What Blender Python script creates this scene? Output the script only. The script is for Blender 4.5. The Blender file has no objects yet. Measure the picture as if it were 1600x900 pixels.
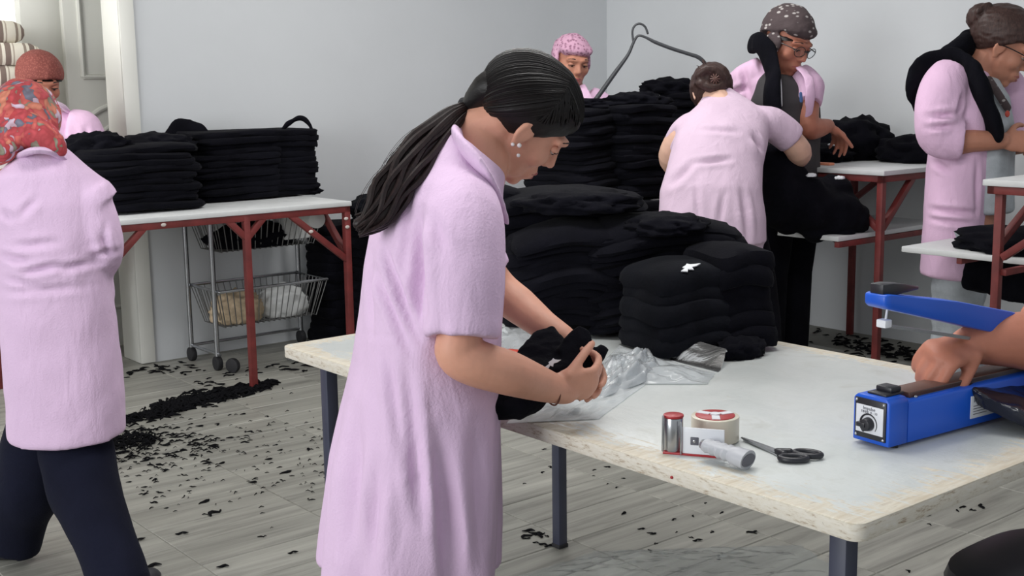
import bpy, bmesh, math, random
from mathutils import Vector, Matrix, noise

# ---------------------------------------------------------------- camera, light, exposure
scene = bpy.context.scene
COL = scene.collection
FOCAL_PX, PITCH, ROLL, YAW, CAM_H = 1919.0, math.radians(9.4), math.radians(-0.84), math.radians(39.15), 1.35
FWD = Vector((0, math.cos(PITCH), -math.sin(PITCH)))
_r = Vector((1, 0, 0)); _u = _r.cross(FWD)
RIGHT = _r * math.cos(ROLL) + _u * math.sin(ROLL)
UPV = -_r * math.sin(ROLL) + _u * math.cos(ROLL)
CAM = Vector((0, 0, CAM_H))
cd = bpy.data.cameras.new('camera'); cam = bpy.data.objects.new('camera', cd); COL.objects.link(cam)
cd.sensor_width = 36.0; cd.lens = FOCAL_PX / 1600.0 * 36.0; cd.clip_start = 0.05
cm = Matrix((RIGHT, UPV, -FWD)).transposed().to_4x4(); cm.translation = CAM
cam.matrix_world = cm
scene.camera = cam

w = bpy.data.worlds.new('daylight'); scene.world = w; w.use_nodes = True
bg = w.node_tree.nodes['Background']; bg.inputs[0].default_value = (0.93, 0.97, 1.0, 1); bg.inputs[1].default_value = 0.54


def area(name, loc, target, sx, sy, power, color=(1, 1, 1)):
    l = bpy.data.lights.new(name, 'AREA'); l.shape = 'RECTANGLE'; l.size = sx; l.size_y = sy; l.energy = power; l.color = color
    o = bpy.data.objects.new(name, l); COL.objects.link(o); o.location = loc
    o.rotation_euler = (Vector(target) - Vector(loc)).to_track_quat('-Z', 'Y').to_euler()
    return o


area('window_daylight', (-3.6, -0.4, 1.75), (-0.3, 4.2, 0.75), 2.6, 2.2, 138, (0.97, 0.99, 1.0))
area('ceiling_fill', (0.2, 2.6, 2.82), (0.2, 2.6, 0), 1.6, 0.5, 34, (1.0, 0.99, 0.97))  # unseen ceiling fills, added to light the room from above
area('ceiling_fill', (0.2, 5.2, 2.82), (0.2, 5.2, 0), 1.6, 0.5, 36, (1.0, 0.99, 0.97))
area('doorway_fill', (-3.30, 4.4, 1.75), (-1.7, 6.2, 1.0), 1.0, 1.8, 38, (1.0, 0.99, 0.96))  # added fill on the room side, brightens the door leaf and lower left wall

vs = scene.view_settings
vs.view_transform = 'Standard'; vs.look = 'None'; vs.gamma = 1.0; vs.exposure = 0.0
try:
    vs.use_curve_mapping = False
except Exception:
    pass
scene.cycles.use_denoising = True
scene.cycles.max_bounces = 8
scene.cycles.transparent_max_bounces = 12

# ---------------------------------------------------------------- coordinates
ROOM = Matrix.Rotation(YAW, 4, 'Z')          # room axes: u along the left wall, v along the right wall


def W(u, v, z=0.0):
    return ROOM @ Vector((u, v, z))


def ray(px, py):
    return FWD + RIGHT * ((px - 800) / FOCAL_PX) - UPV * ((py - 450) / FOCAL_PX)


def atz(px, py, z):
    d = ray(px, py); return CAM + d * ((z - CAM_H) / d.z)


def at(px, py, Y):
    d = ray(px, py); return CAM + d * (Y / d.y)


# ---------------------------------------------------------------- materials
def lin(c):
    return tuple(((x / 255) / 12.92 if x / 255 <= 0.04045 else (((x / 255) + 0.055) / 1.055) ** 2.4) for x in c) + (1.0,)


class NT:
    def __init__(s, name):
        s.m = bpy.data.materials.new(name); s.m.use_nodes = True
        s.t = s.m.node_tree; s.b = s.t.nodes['Principled BSDF']; s.out = s.t.nodes['Material Output']

    def n(s, kind, **kw):
        nd = s.t.nodes.new(kind)
        for k, v in kw.items():
            if k in nd.inputs.keys():
                nd.inputs[k].default_value = v
            else:
                setattr(nd, k, v)
        return nd

    def l(s, a, b):
        s.t.links.new(a, b)

    def ramp(s, fac, stops, interp='LINEAR'):
        r = s.n('ShaderNodeValToRGB'); r.color_ramp.interpolation = interp
        e = r.color_ramp.elements
        while len(e) < len(stops):
            e.new(0.5)
        for i, (p, c) in enumerate(stops):
            e[i].position = p; e[i].color = c if len(c) == 4 else lin(c)
        s.l(fac, r.inputs[0]); return r.outputs[0]

    def coord(s, scale=(1, 1, 1), rot=(0, 0, 0), src='Object'):
        tc = s.n('ShaderNodeTexCoord'); mp = s.n('ShaderNodeMapping'); mp.inputs['Scale'].default_value = scale
        mp.inputs['Rotation'].default_value = rot
        s.l(tc.outputs[src], mp.inputs[0]); return mp.outputs[0]

    def noise(s, vec, scale, detail=4, rough=0.55, dist=0.0):
        nd = s.n('ShaderNodeTexNoise'); nd.inputs['Scale'].default_value = scale; nd.inputs['Detail'].default_value = detail
        nd.inputs['Roughness'].default_value = rough; nd.inputs['Distortion'].default_value = dist
        s.l(vec, nd.inputs['Vector']); return nd.outputs[0]

    def bump(s, h, strength, dist=0.01):
        b = s.n('ShaderNodeBump'); b.inputs['Strength'].default_value = strength; b.inputs['Distance'].default_value = dist
        s.l(h, b.inputs['Height']); s.l(b.outputs[0], s.b.inputs['Normal']); return b

    def mix(s, fac, a, b, mode='MIX'):
        m = s.n('ShaderNodeMix', data_type='RGBA', blend_type=mode)
        for sock, val in ((m.inputs[0], fac), (m.inputs[6], a), (m.inputs[7], b)):
            if hasattr(val, 'is_linked') or hasattr(val, 'links'):
                s.l(val, sock)
            else:
                sock.default_value = val
        return m.outputs[2]


def simple(name, rgb, rough=0.6, metal=0.0, var=0.12, scale=8.0, bump=0.0, bscale=120.0, sheen=0.0, spec=0.5):
    k = NT(name); c = lin(rgb); v = k.coord()
    f = k.noise(v, scale)
    d = tuple(x * (1 - var) for x in c[:3]) + (1,); u = tuple(min(1, x * (1 + var)) for x in c[:3]) + (1,)
    k.l(k.ramp(f, [(0.3, d), (0.7, u)]), k.b.inputs['Base Color'])
    k.b.inputs['Roughness'].default_value = rough; k.b.inputs['Metallic'].default_value = metal
    k.b.inputs['Specular IOR Level'].default_value = spec
    if sheen:
        k.b.inputs['Sheen Weight'].default_value = sheen; k.b.inputs['Sheen Roughness'].default_value = 0.5
    if bump:
        k.bump(k.noise(v, bscale, 3), bump, 0.004)
    return k.m


M = {}
M['wall'] = simple('wall_paint', (208, 211, 214), 0.75, var=0.025, scale=1.6, bump=0.12, bscale=40)
M['plaster'] = simple('white_paint', (224, 224, 218), 0.55, var=0.03, scale=3)
M['door'] = simple('door_paint', (210, 210, 203), 0.45, var=0.02, scale=3)
M['ceiling'] = simple('ceiling_paint', (225, 225, 222), 0.8, var=0.02)
M['red'] = simple('red_oxide_steel', (112, 44, 43), 0.5, var=0.25, scale=14, bump=0.15, bscale=60)
M['chip'] = simple('bare_chipped_spot', (200, 190, 185), 0.6)
M['navy_steel'] = simple('dark_blue_grey_steel', (58, 61, 78), 0.42, var=0.12, scale=10)
M['board'] = simple('white_board', (205, 207, 208), 0.5, var=0.07, scale=9, bump=0.05, bscale=50)
M['black'] = simple('black_jersey', (14, 14, 20), 0.95, var=0.3, scale=7, bump=0.35, bscale=160, sheen=0.012, spec=0.06)
M['black2'] = simple('black_fleece', (18, 19, 24), 0.95, var=0.3, scale=9, bump=0.35, bscale=140, sheen=0.015, spec=0.06)
M['navy'] = simple('navy_trouser_cloth', (21, 23, 38), 0.9, var=0.18, scale=6, bump=0.3, bscale=200, sheen=0.02, spec=0.1)
M['scrap'] = simple('black_lint', (15, 15, 18), 0.95, var=0.3, scale=40, spec=0.1)
M['charcoal'] = simple('charcoal_tee', (62, 60, 62), 0.9, var=0.1, scale=12, bump=0.2, bscale=200)
M['navytee'] = simple('dark_navy_tee', (44, 48, 62), 0.9, var=0.12, scale=12, bump=0.2, bscale=200)
M['jeans'] = simple('pale_denim', (168, 174, 180), 0.85, var=0.18, scale=14, bump=0.3, bscale=150)
M['shoe'] = simple('black_shoe', (36, 36, 42), 0.5)
M['chrome'] = simple('chrome_wire', (170, 172, 176), 0.25, metal=0.9, var=0.1)
M['dkchrome'] = simple('dull_wire', (122, 122, 122), 0.4, metal=0.7, var=0.1)
M['rubber'] = simple('black_rubber', (32, 32, 36), 0.7)
M['blkplastic'] = simple('black_plastic', (30, 31, 38), 0.38, var=0.08)
M['blue'] = simple('blue_enamel', (18, 84, 196), 0.36, var=0.05, scale=5)
M['panelwhite'] = simple('panel_white', (212, 214, 220), 0.4, var=0.02)
M['brown'] = simple('brown_cloth_tape', (92, 62, 54), 0.5, var=0.1)
M['whitetag'] = simple('white_thread', (222, 224, 228), 0.7)
M['orange'] = simple('orange_paper', (236, 152, 118), 0.6)
M['paper'] = simple('white_paper', (214, 216, 216), 0.7, var=0.05)
M['beige'] = simple('beige_scraps', (196, 176, 148), 0.9, var=0.25, scale=30)
M['redlabel'] = simple('red_label', (158, 32, 40), 0.4, var=0.06)
M['cream'] = simple('clear_tape_roll', (206, 200, 184), 0.28, var=0.05)
M['greyplastic'] = simple('grey_plastic', (168, 170, 176), 0.4, var=0.04)
M['dkgrey'] = simple('dark_grey_print_shade', (84, 84, 94), 0.5)
M['hose'] = simple('grey_rubber_cable', (62, 64, 68), 0.5)
M['lip'] = simple('lip_skin', (158, 84, 82), 0.5, var=0.05)
M['brow'] = simple('brow_hair', (42, 30, 28), 0.8)
M['eye'] = simple('eye_white', (184, 174, 168), 0.5)
M['iris'] = simple('dark_iris', (36, 24, 20), 0.25)
M['pearl'] = simple('pearl', (232, 226, 226), 0.25)
M['thread'] = simple('brown_cord', (84, 46, 34), 0.8)
M['glassframe'] = simple('black_spectacle_frame', (26, 24, 26), 0.35)
M['blueink'] = simple('blue_print', (70, 100, 150), 0.5)
M['redthing'] = simple('red_plastic_print', (186, 70, 54), 0.45)


def coat_mat(name, rgb):
    k = NT(name); c = lin(rgb); v = k.coord()
    f = k.noise(v, 5.0, 3)
    k.l(k.ramp(f, [(0.3, tuple(x * 0.95 for x in c[:3]) + (1,)), (0.7, tuple(min(1, x * 1.03) for x in c[:3]) + (1,))]), k.b.inputs['Base Color'])
    k.b.inputs['Roughness'].default_value = 0.85; k.b.inputs['Specular IOR Level'].default_value = 0.2
    k.b.inputs['Sheen Weight'].default_value = 0.06
    big = k.noise(k.coord((1.0, 1.0, 0.35)), 16.0, 3, 0.5, 0.6); fine = k.noise(v, 220.0, 2)
    a = k.n('ShaderNodeMath', operation='MULTIPLY_ADD'); a.inputs[1].default_value = 0.12
    k.l(fine, a.inputs[0]); k.l(big, a.inputs[2])
    k.bump(a.outputs[0], 0.4, 0.02)
    return k.m


M['coat'] = coat_mat('pink_cotton', (213, 185, 214))
M['coat2'] = coat_mat('pink_cotton_second', (222, 186, 215))
M['coatpale'] = coat_mat('pale_pink_cotton', (206, 182, 202))


def skin_mat(name, rgb):
    k = NT(name); c = lin(rgb); v = k.coord()
    f = k.noise(v, 22.0, 4)
    k.l(k.ramp(f, [(0.3, tuple(x * 0.93 for x in c[:3]) + (1,)), (0.7, (min(1, c[0] * 1.05), c[1] * 1.03, c[2] * 1.02, 1))]), k.b.inputs['Base Color'])
    k.b.inputs['Roughness'].default_value = 0.52; k.b.inputs['Specular IOR Level'].default_value = 0.35
    k.b.inputs['Subsurface Weight'].default_value = 0.08; k.b.inputs['Subsurface Radius'].default_value = (0.012, 0.005, 0.003)
    k.bump(k.noise(v, 260.0, 2), 0.08, 0.003)
    return k.m


M['skin'] = skin_mat('warm_skin', (204, 150, 128))
M['skin2'] = skin_mat('tan_skin', (184, 128, 106))
M['skin3'] = skin_mat('deep_tan_skin', (172, 112, 92))
M['skinpale'] = skin_mat('pale_skin', (212, 172, 152))


def hair_mat(name, rgb, rgb2, axis=(60, 60, 4)):
    k = NT(name); v = k.coord(axis)
    f = k.noise(v, 3.0, 4, 0.6, 0.4)
    k.l(k.ramp(f, [(0.3, lin(rgb)), (0.72, lin(rgb2))]), k.b.inputs['Base Color'])
    k.b.inputs['Roughness'].default_value = 0.44; k.b.inputs['Specular IOR Level'].default_value = 0.28
    k.b.inputs['Anisotropic'].default_value = 0.5
    k.bump(f, 0.16, 0.003)
    return k.m


M['hair'] = hair_mat('black_brown_hair', (14, 12, 13), (24, 20, 21), (20, 70, 120))
M['ponytail'] = hair_mat('dark_brown_hair', (22, 16, 17), (46, 34, 34), (60, 60, 8))
M['hairbrown'] = hair_mat('brown_hair', (44, 30, 28), (74, 54, 50), (60, 60, 10))


def floral_mat():
    k = NT('floral_headscarf'); v = k.coord()
    vo = k.n('ShaderNodeTexVoronoi', feature='F1'); vo.inputs['Scale'].default_value = 44.0
    nz = k.n('ShaderNodeTexNoise'); nz.inputs['Scale'].default_value = 14.0
    k.l(v, nz.inputs['Vector'])
    add = k.n('ShaderNodeMixRGB'); add.blend_type = 'ADD'; add.inputs[0].default_value = 0.16
    k.l(v, add.inputs[1]); k.l(nz.outputs['Color'], add.inputs[2]); k.l(add.outputs[0], vo.inputs['Vector'])
    sep = k.n('ShaderNodeSeparateColor'); k.l(vo.outputs['Color'], sep.inputs[0])
    c = k.ramp(sep.outputs[0], [(0.0, (186, 72, 80)), (0.38, (200, 98, 92)), (0.56, (208, 132, 108)), (0.66, (142, 140, 122)), (0.76, (206, 184, 204)), (0.86, (112, 114, 132)), (0.93, (184, 66, 72))], 'CONSTANT')
    d = k.ramp(vo.outputs['Distance'], [(0.15, (255, 255, 255)), (0.75, (196, 176, 172))])
    k.l(k.mix(0.8, c, d, 'MULTIPLY'), k.b.inputs['Base Color'])
    k.b.inputs['Roughness'].default_value = 0.8
    k.bump(k.noise(v, 30, 3), 0.3, 0.01)
    return k.m


M['floral'] = floral_mat()


def kerchief_mat(name, base, spot, scale, lo, hi, stretch=(1, 1, 1)):
    k = NT(name); v = k.coord(stretch)
    vo = k.n('ShaderNodeTexVoronoi', feature='F1'); vo.inputs['Scale'].default_value = scale
    k.l(v, vo.inputs['Vector'])
    f = k.ramp(vo.outputs['Distance'], [(lo, (255, 255, 255)), (hi, (0, 0, 0))])
    k.l(k.mix(f, lin(base), lin(spot)), k.b.inputs['Base Color'])
    k.b.inputs['Roughness'].default_value = 0.85
    k.bump(k.noise(v, 40, 3), 0.35, 0.01)
    return k.m


M['kbrown'] = kerchief_mat('rust_brown_kerchief', (122, 62, 56), (148, 84, 74), 120, 0.2, 0.5)
M['kdark'] = kerchief_mat('dark_kerchief_pale_marks', (70, 58, 60), (170, 164, 162), 27, 0.20, 0.30, (1, 1, 1.7))
M['kpink'] = kerchief_mat('mottled_pink_kerchief', (196, 152, 176), (142, 98, 122), 60, 0.25, 0.5)


def plank_mat():
    k = NT('wood_look_tile'); oi = k.n('ShaderNodeObjectInfo')
    tc = k.n('ShaderNodeTexCoord'); add = k.n('ShaderNodeVectorMath', operation='ADD')
    sc = k.n('ShaderNodeVectorMath', operation='SCALE'); sc.inputs['Scale'].default_value = 37.0
    comb = k.n('ShaderNodeCombineXYZ'); k.l(oi.outputs['Random'], comb.inputs[0]); k.l(oi.outputs['Random'], comb.inputs[1]); k.l(oi.outputs['Random'], comb.inputs[2])
    k.l(comb.outputs[0], sc.inputs[0]); k.l(tc.outputs['Object'], add.inputs[0]); k.l(sc.outputs[0], add.inputs[1])
    mp = k.n('ShaderNodeMapping'); mp.inputs['Scale'].default_value = (1.1, 15.0, 1.0); k.l(add.outputs[0], mp.inputs[0])
    f = k.noise(mp.outputs[0], 1.6, 5, 0.6, 0.7)
    c = k.ramp(f, [(0.28, (118, 117, 111)), (0.48, (147, 146, 139)), (0.7, (166, 165, 157))])
    br = k.n('ShaderNodeMapRange'); br.inputs['To Min'].default_value = 0.90; br.inputs['To Max'].default_value = 1.06
    k.l(oi.outputs['Random'], br.inputs['Value'])
    hs = k.n('ShaderNodeHueSaturation'); k.l(br.outputs[0], hs.inputs['Value']); k.l(c, hs.inputs['Color'])
    k.l(hs.outputs[0], k.b.inputs['Base Color'])
    k.b.inputs['Roughness'].default_value = 0.42
    k.bump(f, 0.08, 0.004)
    return k.m


M['plank'] = plank_mat()
M['grout'] = simple('floor_base', (132, 131, 124), 0.7, var=0.1)


def worn_top_mat():
    """White painted plywood: scratches everywhere, paint rubbed off to tan wood along the rim."""
    k = NT('worn_white_plywood'); tc = k.n('ShaderNodeTexCoord')
    sep = k.n('ShaderNodeSeparateXYZ'); k.l(tc.outputs['Object'], sep.inputs[0])

    def math_(op, a, b=None):
        m = k.n('ShaderNodeMath', operation=op)
        for i, val in enumerate((a, b)):
            if val is None:
                continue
            if isinstance(val, (int, float)):
                m.inputs[i].default_value = val
            else:
                k.l(val, m.inputs[i])
        return m.outputs[0]
    dx = math_('SUBTRACT', 0.465, math_('ABSOLUTE', sep.outputs[0])); dy = math_('SUBTRACT', 0.845, math_('ABSOLUTE', sep.outputs[1]))
    edge = math_('MINIMUM', dx, dy)
    nz = k.noise(k.coord((1, 1, 1)), 7.0, 6, 0.65, 0.8)
    fl = k.noise(k.coord((9, 2.5, 6)), 5.0, 6, 0.7, 1.5)
    near = k.n('ShaderNodeMapRange'); near.inputs['From Min'].default_value = 0.0; near.inputs['From Max'].default_value = 0.11
    near.inputs['To Min'].default_value = 0.30; near.inputs['To Max'].default_value = -0.06
    k.l(edge, near.inputs['Value'])
    val = math_('ADD', near.outputs[0], fl)
    wear = k.ramp(val, [(0.60, (0, 0, 0)), (0.70, (255, 255, 255))])
    side = math_('LESS_THAN', sep.outputs[2], -0.0025)
    white = k.ramp(nz, [(0.3, (190, 195, 194)), (0.55, (201, 205, 204)), (0.75, (183, 186, 181))])
    tan = k.ramp(k.noise(k.coord((5, 30, 30)), 3.0, 5), [(0.3, (186, 174, 154)), (0.6, (206, 200, 186)), (0.8, (150, 134, 116))])
    c1 = k.mix(wear, white, tan)
    sd = k.ramp(k.noise(k.coord((14, 14, 60)), 3.0, 5, 0.7), [(0.30, (150, 130, 108)), (0.46, (208, 201, 187)), (0.7, (216, 212, 204))])
    c2 = k.mix(side, c1, sd)
    mark = k.ramp(k.noise(k.coord((4, 14, 6), (0, 0, 0.5)), 3.2, 8, 0.75, 2.4), [(0.66, (255, 255, 255)), (0.70, (158, 148, 136)), (0.74, (255, 255, 255))])
    k.l(k.mix(0.55, c2, mark, 'MULTIPLY'), k.b.inputs['Base Color'])
    rr = k.n('ShaderNodeMapRange'); rr.inputs['To Min'].default_value = 0.34; rr.inputs['To Max'].default_value = 0.7
    k.l(wear, rr.inputs['Value']); k.l(rr.outputs[0], k.b.inputs['Roughness'])
    k.bump(val, 0.12, 0.006)
    return k.m


M['worn'] = worn_top_mat()


def stripe_mat():
    k = NT('striped_ticking'); tc = k.n('ShaderNodeTexCoord'); sep = k.n('ShaderNodeSeparateXYZ'); k.l(tc.outputs['Object'], sep.inputs[0])
    m = k.n('ShaderNodeMath', operation='MULTIPLY'); m.inputs[1].default_value = 8.5; k.l(sep.outputs[0], m.inputs[0])
    fr = k.n('ShaderNodeMath', operation='FRACT'); k.l(m.outputs[0], fr.inputs[0])
    c = k.ramp(fr.outputs[0], [(0.0, (226, 220, 206)), (0.3, (150, 136, 124)), (0.42, (226, 220, 206)), (0.55, (128, 112, 104)), (0.78, (226, 220, 206)), (0.86, (176, 164, 150)), (0.92, (226, 220, 206))], 'CONSTANT')
    k.l(c, k.b.inputs['Base Color']); k.b.inputs['Roughness'].default_value = 0.9
    k.bump(k.noise(k.coord(), 60, 3), 0.2, 0.005)
    return k.m


M['stripe'] = stripe_mat()


def film_mat(name, tint, gloss=0.32, haze=0.14, rough=0.18, bs=0.14):
    k = NT(name)
    tr = k.n('ShaderNodeBsdfTransparent'); tr.inputs[0].default_value = tint
    gl = k.n('ShaderNodeBsdfGlossy'); gl.inputs['Roughness'].default_value = rough
    df = k.n('ShaderNodeBsdfDiffuse'); df.inputs[0].default_value = (0.8, 0.82, 0.84, 1)
    v = k.coord(); nz = k.noise(v, 16, 5, 0.6, 1.0)
    bp = k.n('ShaderNodeBump'); bp.inputs['Strength'].default_value = bs; bp.inputs['Distance'].default_value = 0.02
    k.l(nz, bp.inputs['Height']); k.l(bp.outputs[0], gl.inputs['Normal'])
    lw = k.n('ShaderNodeLayerWeight'); lw.inputs[0].default_value = gloss; k.l(bp.outputs[0], lw.inputs['Normal'])
    m1 = k.n('ShaderNodeMixShader'); m1.inputs[0].default_value = haze; k.l(tr.outputs[0], m1.inputs[1]); k.l(df.outputs[0], m1.inputs[2])
    m2 = k.n('ShaderNodeMixShader'); k.l(lw.outputs['Fresnel'], m2.inputs[0]); k.l(m1.outputs[0], m2.inputs[1]); k.l(gl.outputs[0], m2.inputs[2])
    k.l(m2.outputs[0], k.out.inputs[0])
    return k.m


M['film'] = film_mat('clear_plastic_film', (0.94, 0.96, 0.97, 1), 0.20, 0.30, 0.16)
M['lens'] = film_mat('spectacle_lens', (0.95, 0.96, 0.97, 1), 0.04, 0.02, 0.05)
M['floorfilm'] = film_mat('floor_plastic_film', (0.96, 0.97, 0.97, 1), 0.06, 0.07, 0.25)
M['film2'] = film_mat('milky_plastic_film', (0.92, 0.94, 0.95, 1), 0.14, 0.26, 0.35)
M['filmband'] = film_mat('bag_seal_band', (0.92, 0.94, 0.95, 1), 0.22, 0.42, 0.25)


def emit_mat(name, c, s):
    k = NT(name); k.b.inputs['Emission Color'].default_value = c; k.b.inputs['Emission Strength'].default_value = s
    k.b.inputs['Base Color'].default_value = c
    return k.m


M['glow'] = emit_mat('daylit_window', (1, 1, 0.97, 1), 1.1)


# ---------------------------------------------------------------- mesh helpers
class MB:
    """Collects closed shapes; build() links them as ONE mesh object."""
    RS = 1.0          # size factor of the figure being built

    def __init__(s, M_=None):
        s.v = []; s.f = []; s.M = M_ or Matrix.Identity(4)

    def add(s, vs_, fs):
        o = len(s.v); s.v += [s.M @ Vector(p) for p in vs_]; s.f += [tuple(i + o for i in f) for f in fs]

    def box(s, x0, x1, y0, y1, z0, z1):
        s.add([(x, y, z) for z in (z0, z1) for y in (y0, y1) for x in (x0, x1)],
              [(0, 2, 3, 1), (4, 5, 7, 6), (0, 1, 5, 4), (2, 6, 7, 3), (0, 4, 6, 2), (1, 3, 7, 5)])

    def bar(s, a, b, wd, th=None, up=(0, 0, 1)):
        a, b = Vector(a), Vector(b); d = (b - a).normalized(); th = th or wd
        x = d.cross(Vector(up))
        if x.length < 1e-4:
            x = d.cross(Vector((0, 1, 0)))
        x.normalize(); y = x.cross(d)
        s.loft([[p + x * (wd / 2 * i) + y * (th / 2 * j) for i, j in ((-1, -1), (1, -1), (1, 1), (-1, 1))] for p in (a, b)])

    def loft(s, rings, cap=True):
        n = len(rings[0]); vs_ = [p for r in rings for p in r]; fs = []
        for k in range(len(rings) - 1):
            for i in range(n):
                j = (i + 1) % n
                fs.append((k * n + i, k * n + j, (k + 1) * n + j, (k + 1) * n + i))
        if cap:
            fs.append(tuple(range(n - 1, -1, -1))); b = (len(rings) - 1) * n; fs.append(tuple(range(b, b + n)))
        s.add(vs_, fs)

    def tube(s, pts, rad, n=12, smooth=True, sub=5, flat=1.0, updir=None, round_ends=True):
        pts = [Vector(p) for p in pts]
        if isinstance(rad, (int, float)):
            rad = [rad] * len(pts)
        if s.M == Matrix.Identity(4):
            rad = [r_ * MB.RS for r_ in rad]
        if smooth and len(pts) > 2:
            P, Rr = [], []
            for i in range(len(pts) - 1):
                p0 = pts[max(i - 1, 0)]; p1 = pts[i]; p2 = pts[i + 1]; p3 = pts[min(i + 2, len(pts) - 1)]
                for k in range(sub):
                    t = k / sub
                    P.append(0.5 * ((2 * p1) + (p2 - p0) * t + (2 * p0 - 5 * p1 + 4 * p2 - p3) * t * t + (3 * p1 - p0 - 3 * p2 + p3) * t ** 3))
                    Rr.append(rad[i] + (rad[i + 1] - rad[i]) * t)
            P.append(pts[-1]); Rr.append(rad[-1])
        else:
            P, Rr = pts, list(rad)
        if round_ends:
            d0 = (P[0] - P[1]).normalized(); d1 = (P[-1] - P[-2]).normalized(); r0, r1 = Rr[0], Rr[-1]
            P = [P[0] + d0 * r0 * 0.9, P[0] + d0 * r0 * 0.5] + P + [P[-1] + d1 * r1 * 0.5, P[-1] + d1 * r1 * 0.9]
            Rr = [r0 * 0.35, r0 * 0.85] + Rr + [r1 * 0.85, r1 * 0.35]
        t = (P[1] - P[0]).normalized()
        ref = Vector(updir) if updir is not None else (Vector((0, 0, 1)) if abs(t.z) < 0.9 else Vector((0, 1, 0)))
        x = t.cross(ref).normalized(); rings = []
        for i, p in enumerate(P):
            t = (P[min(i + 1, len(P) - 1)] - P[max(i - 1, 0)])
            if t.length < 1e-9:
                t = Vector((0, 0, 1))
            t.normalize(); x = (x - t * x.dot(t)).normalized(); y = t.cross(x)
            rings.append([p + (x * math.cos(a) + y * math.sin(a) * flat) * Rr[i] for a in [2 * math.pi * k / n for k in range(n)]])
        s.loft(rings)

    def ell(s, c, r, rot=None, nu=16, nv=10, clip=None):
        c = Vector(c); rings = []
        if s.M == Matrix.Identity(4):
            r = [q * MB.RS for q in r]
        R = rot.to_3x3() if rot else Matrix.Identity(3)
        for j in range(nv + 1):
            th = math.pi * (0.02 + 0.96 * j / nv)
            ring = []
            for i in range(nu):
                a = 2 * math.pi * i / nu
                p = Vector((r[0] * math.sin(th) * math.cos(a), r[1] * math.sin(th) * math.sin(a), -r[2] * math.cos(th)))
                if clip:
                    nrm, d = clip; nrm = Vector(nrm).normalized(); q = p.dot(nrm) - d
                    if q < 0:
                        p = p - nrm * q
                ring.append(c + R @ p)
            rings.append(ring)
        s.loft(rings)

    def cyl(s, a, b, r, r2=None, n=20):
        s.tube([a, b], [r, r if r2 is None else r2], n=n, smooth=False, round_ends=False)

    def ring(s, c, R_, r, axis=(0, 0, 1), n=28, m=8, sx=1.0, sy=1.0, xdir=None):
        c = Vector(c); ax = Vector(axis).normalized()
        x = Vector(xdir) if xdir is not None else (Vector((1, 0, 0)) if abs(ax.x) < 0.9 else Vector((0, 1, 0)))
        x = (x - ax * x.dot(ax)).normalized(); y = ax.cross(x)
        vs_, fs = [], []
        for i in range(n):
            a = 2 * math.pi * i / n; d = x * math.cos(a) * sx + y * math.sin(a) * sy
            dn = d.normalized()
            for j in range(m):
                b = 2 * math.pi * j / m; vs_.append(c + d * R_ + dn * (r * math.cos(b)) + ax * (r * math.sin(b)))
        for i in range(n):
            for j in range(m):
                fs.append((i * m + j, ((i + 1) % n) * m + j, ((i + 1) % n) * m + (j + 1) % m, i * m + (j + 1) % m))
        s.add(vs_, fs)

    def prism(s, outline, z0, z1):
        """outline: 2-D points in the local x-y plane (of s.M)"""
        s.loft([[(x, y, z0) for x, y in outline], [(x, y, z1) for x, y in outline]])

    def mesh(s, name, off=None, bevel=0.0, smooth=True, seg=2):
        me = bpy.data.meshes.new(name)
        off = off or Vector((0, 0, 0))
        me.from_pydata([p - off for p in s.v], [], s.f)
        bm = bmesh.new(); bm.from_mesh(me)
        bmesh.ops.recalc_face_normals(bm, faces=bm.faces)
        if bevel:
            ed = [e for e in bm.edges if len(e.link_faces) == 2 and e.calc_face_angle(0) > 0.6]
            bmesh.ops.bevel(bm, geom=ed, offset=bevel, segments=seg, affect='EDGES', profile=0.5)
        bm.to_mesh(me); bm.free()
        if smooth:
            me.polygons.foreach_set('use_smooth', [True] * len(me.polygons))
            try:
                me.set_sharp_from_angle(angle=math.radians(42))
            except Exception:
                pass
        return me

    def build(s, name, m, parent=None, bevel=0.0, smooth=True):
        off = world_loc(parent) if parent else Vector((0, 0, 0))
        return link(name, s.mesh(name, off, bevel, smooth), m, parent)


def world_loc(o):
    l = Vector((0, 0, 0))
    while o:
        l += o.location; o = o.parent
    return l


def link(name, me, m, parent=None):
    o = bpy.data.objects.new(name, me); COL.objects.link(o)
    if m is not None:
        me.materials.clear(); me.materials.append(m)
    if parent:
        o.parent = parent
    return o


def tag(o, label, cat, group=None, kind=None):
    o['label'] = label; o['category'] = cat
    if group:
        o['group'] = group
    if kind:
        o['kind'] = kind
    return o


def struct(o):
    o['kind'] = 'structure'; return o


def thing(name, label, cat, loc, group=None):
    o = bpy.data.objects.new(name, None); COL.objects.link(o); o.location = Vector(loc); o.empty_display_size = 0.05
    return tag(o, label, cat, group)


def recentre(o):
    """Put a single-mesh thing's origin at the bottom centre of its mesh."""
    me = o.data; n = len(me.vertices)
    c = Vector((sum(v.co.x for v in me.vertices) / n, sum(v.co.y for v in me.vertices) / n, min(v.co.z for v in me.vertices)))
    me.transform(Matrix.Translation(-c)); o.location = o.location + c
    return o


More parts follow.
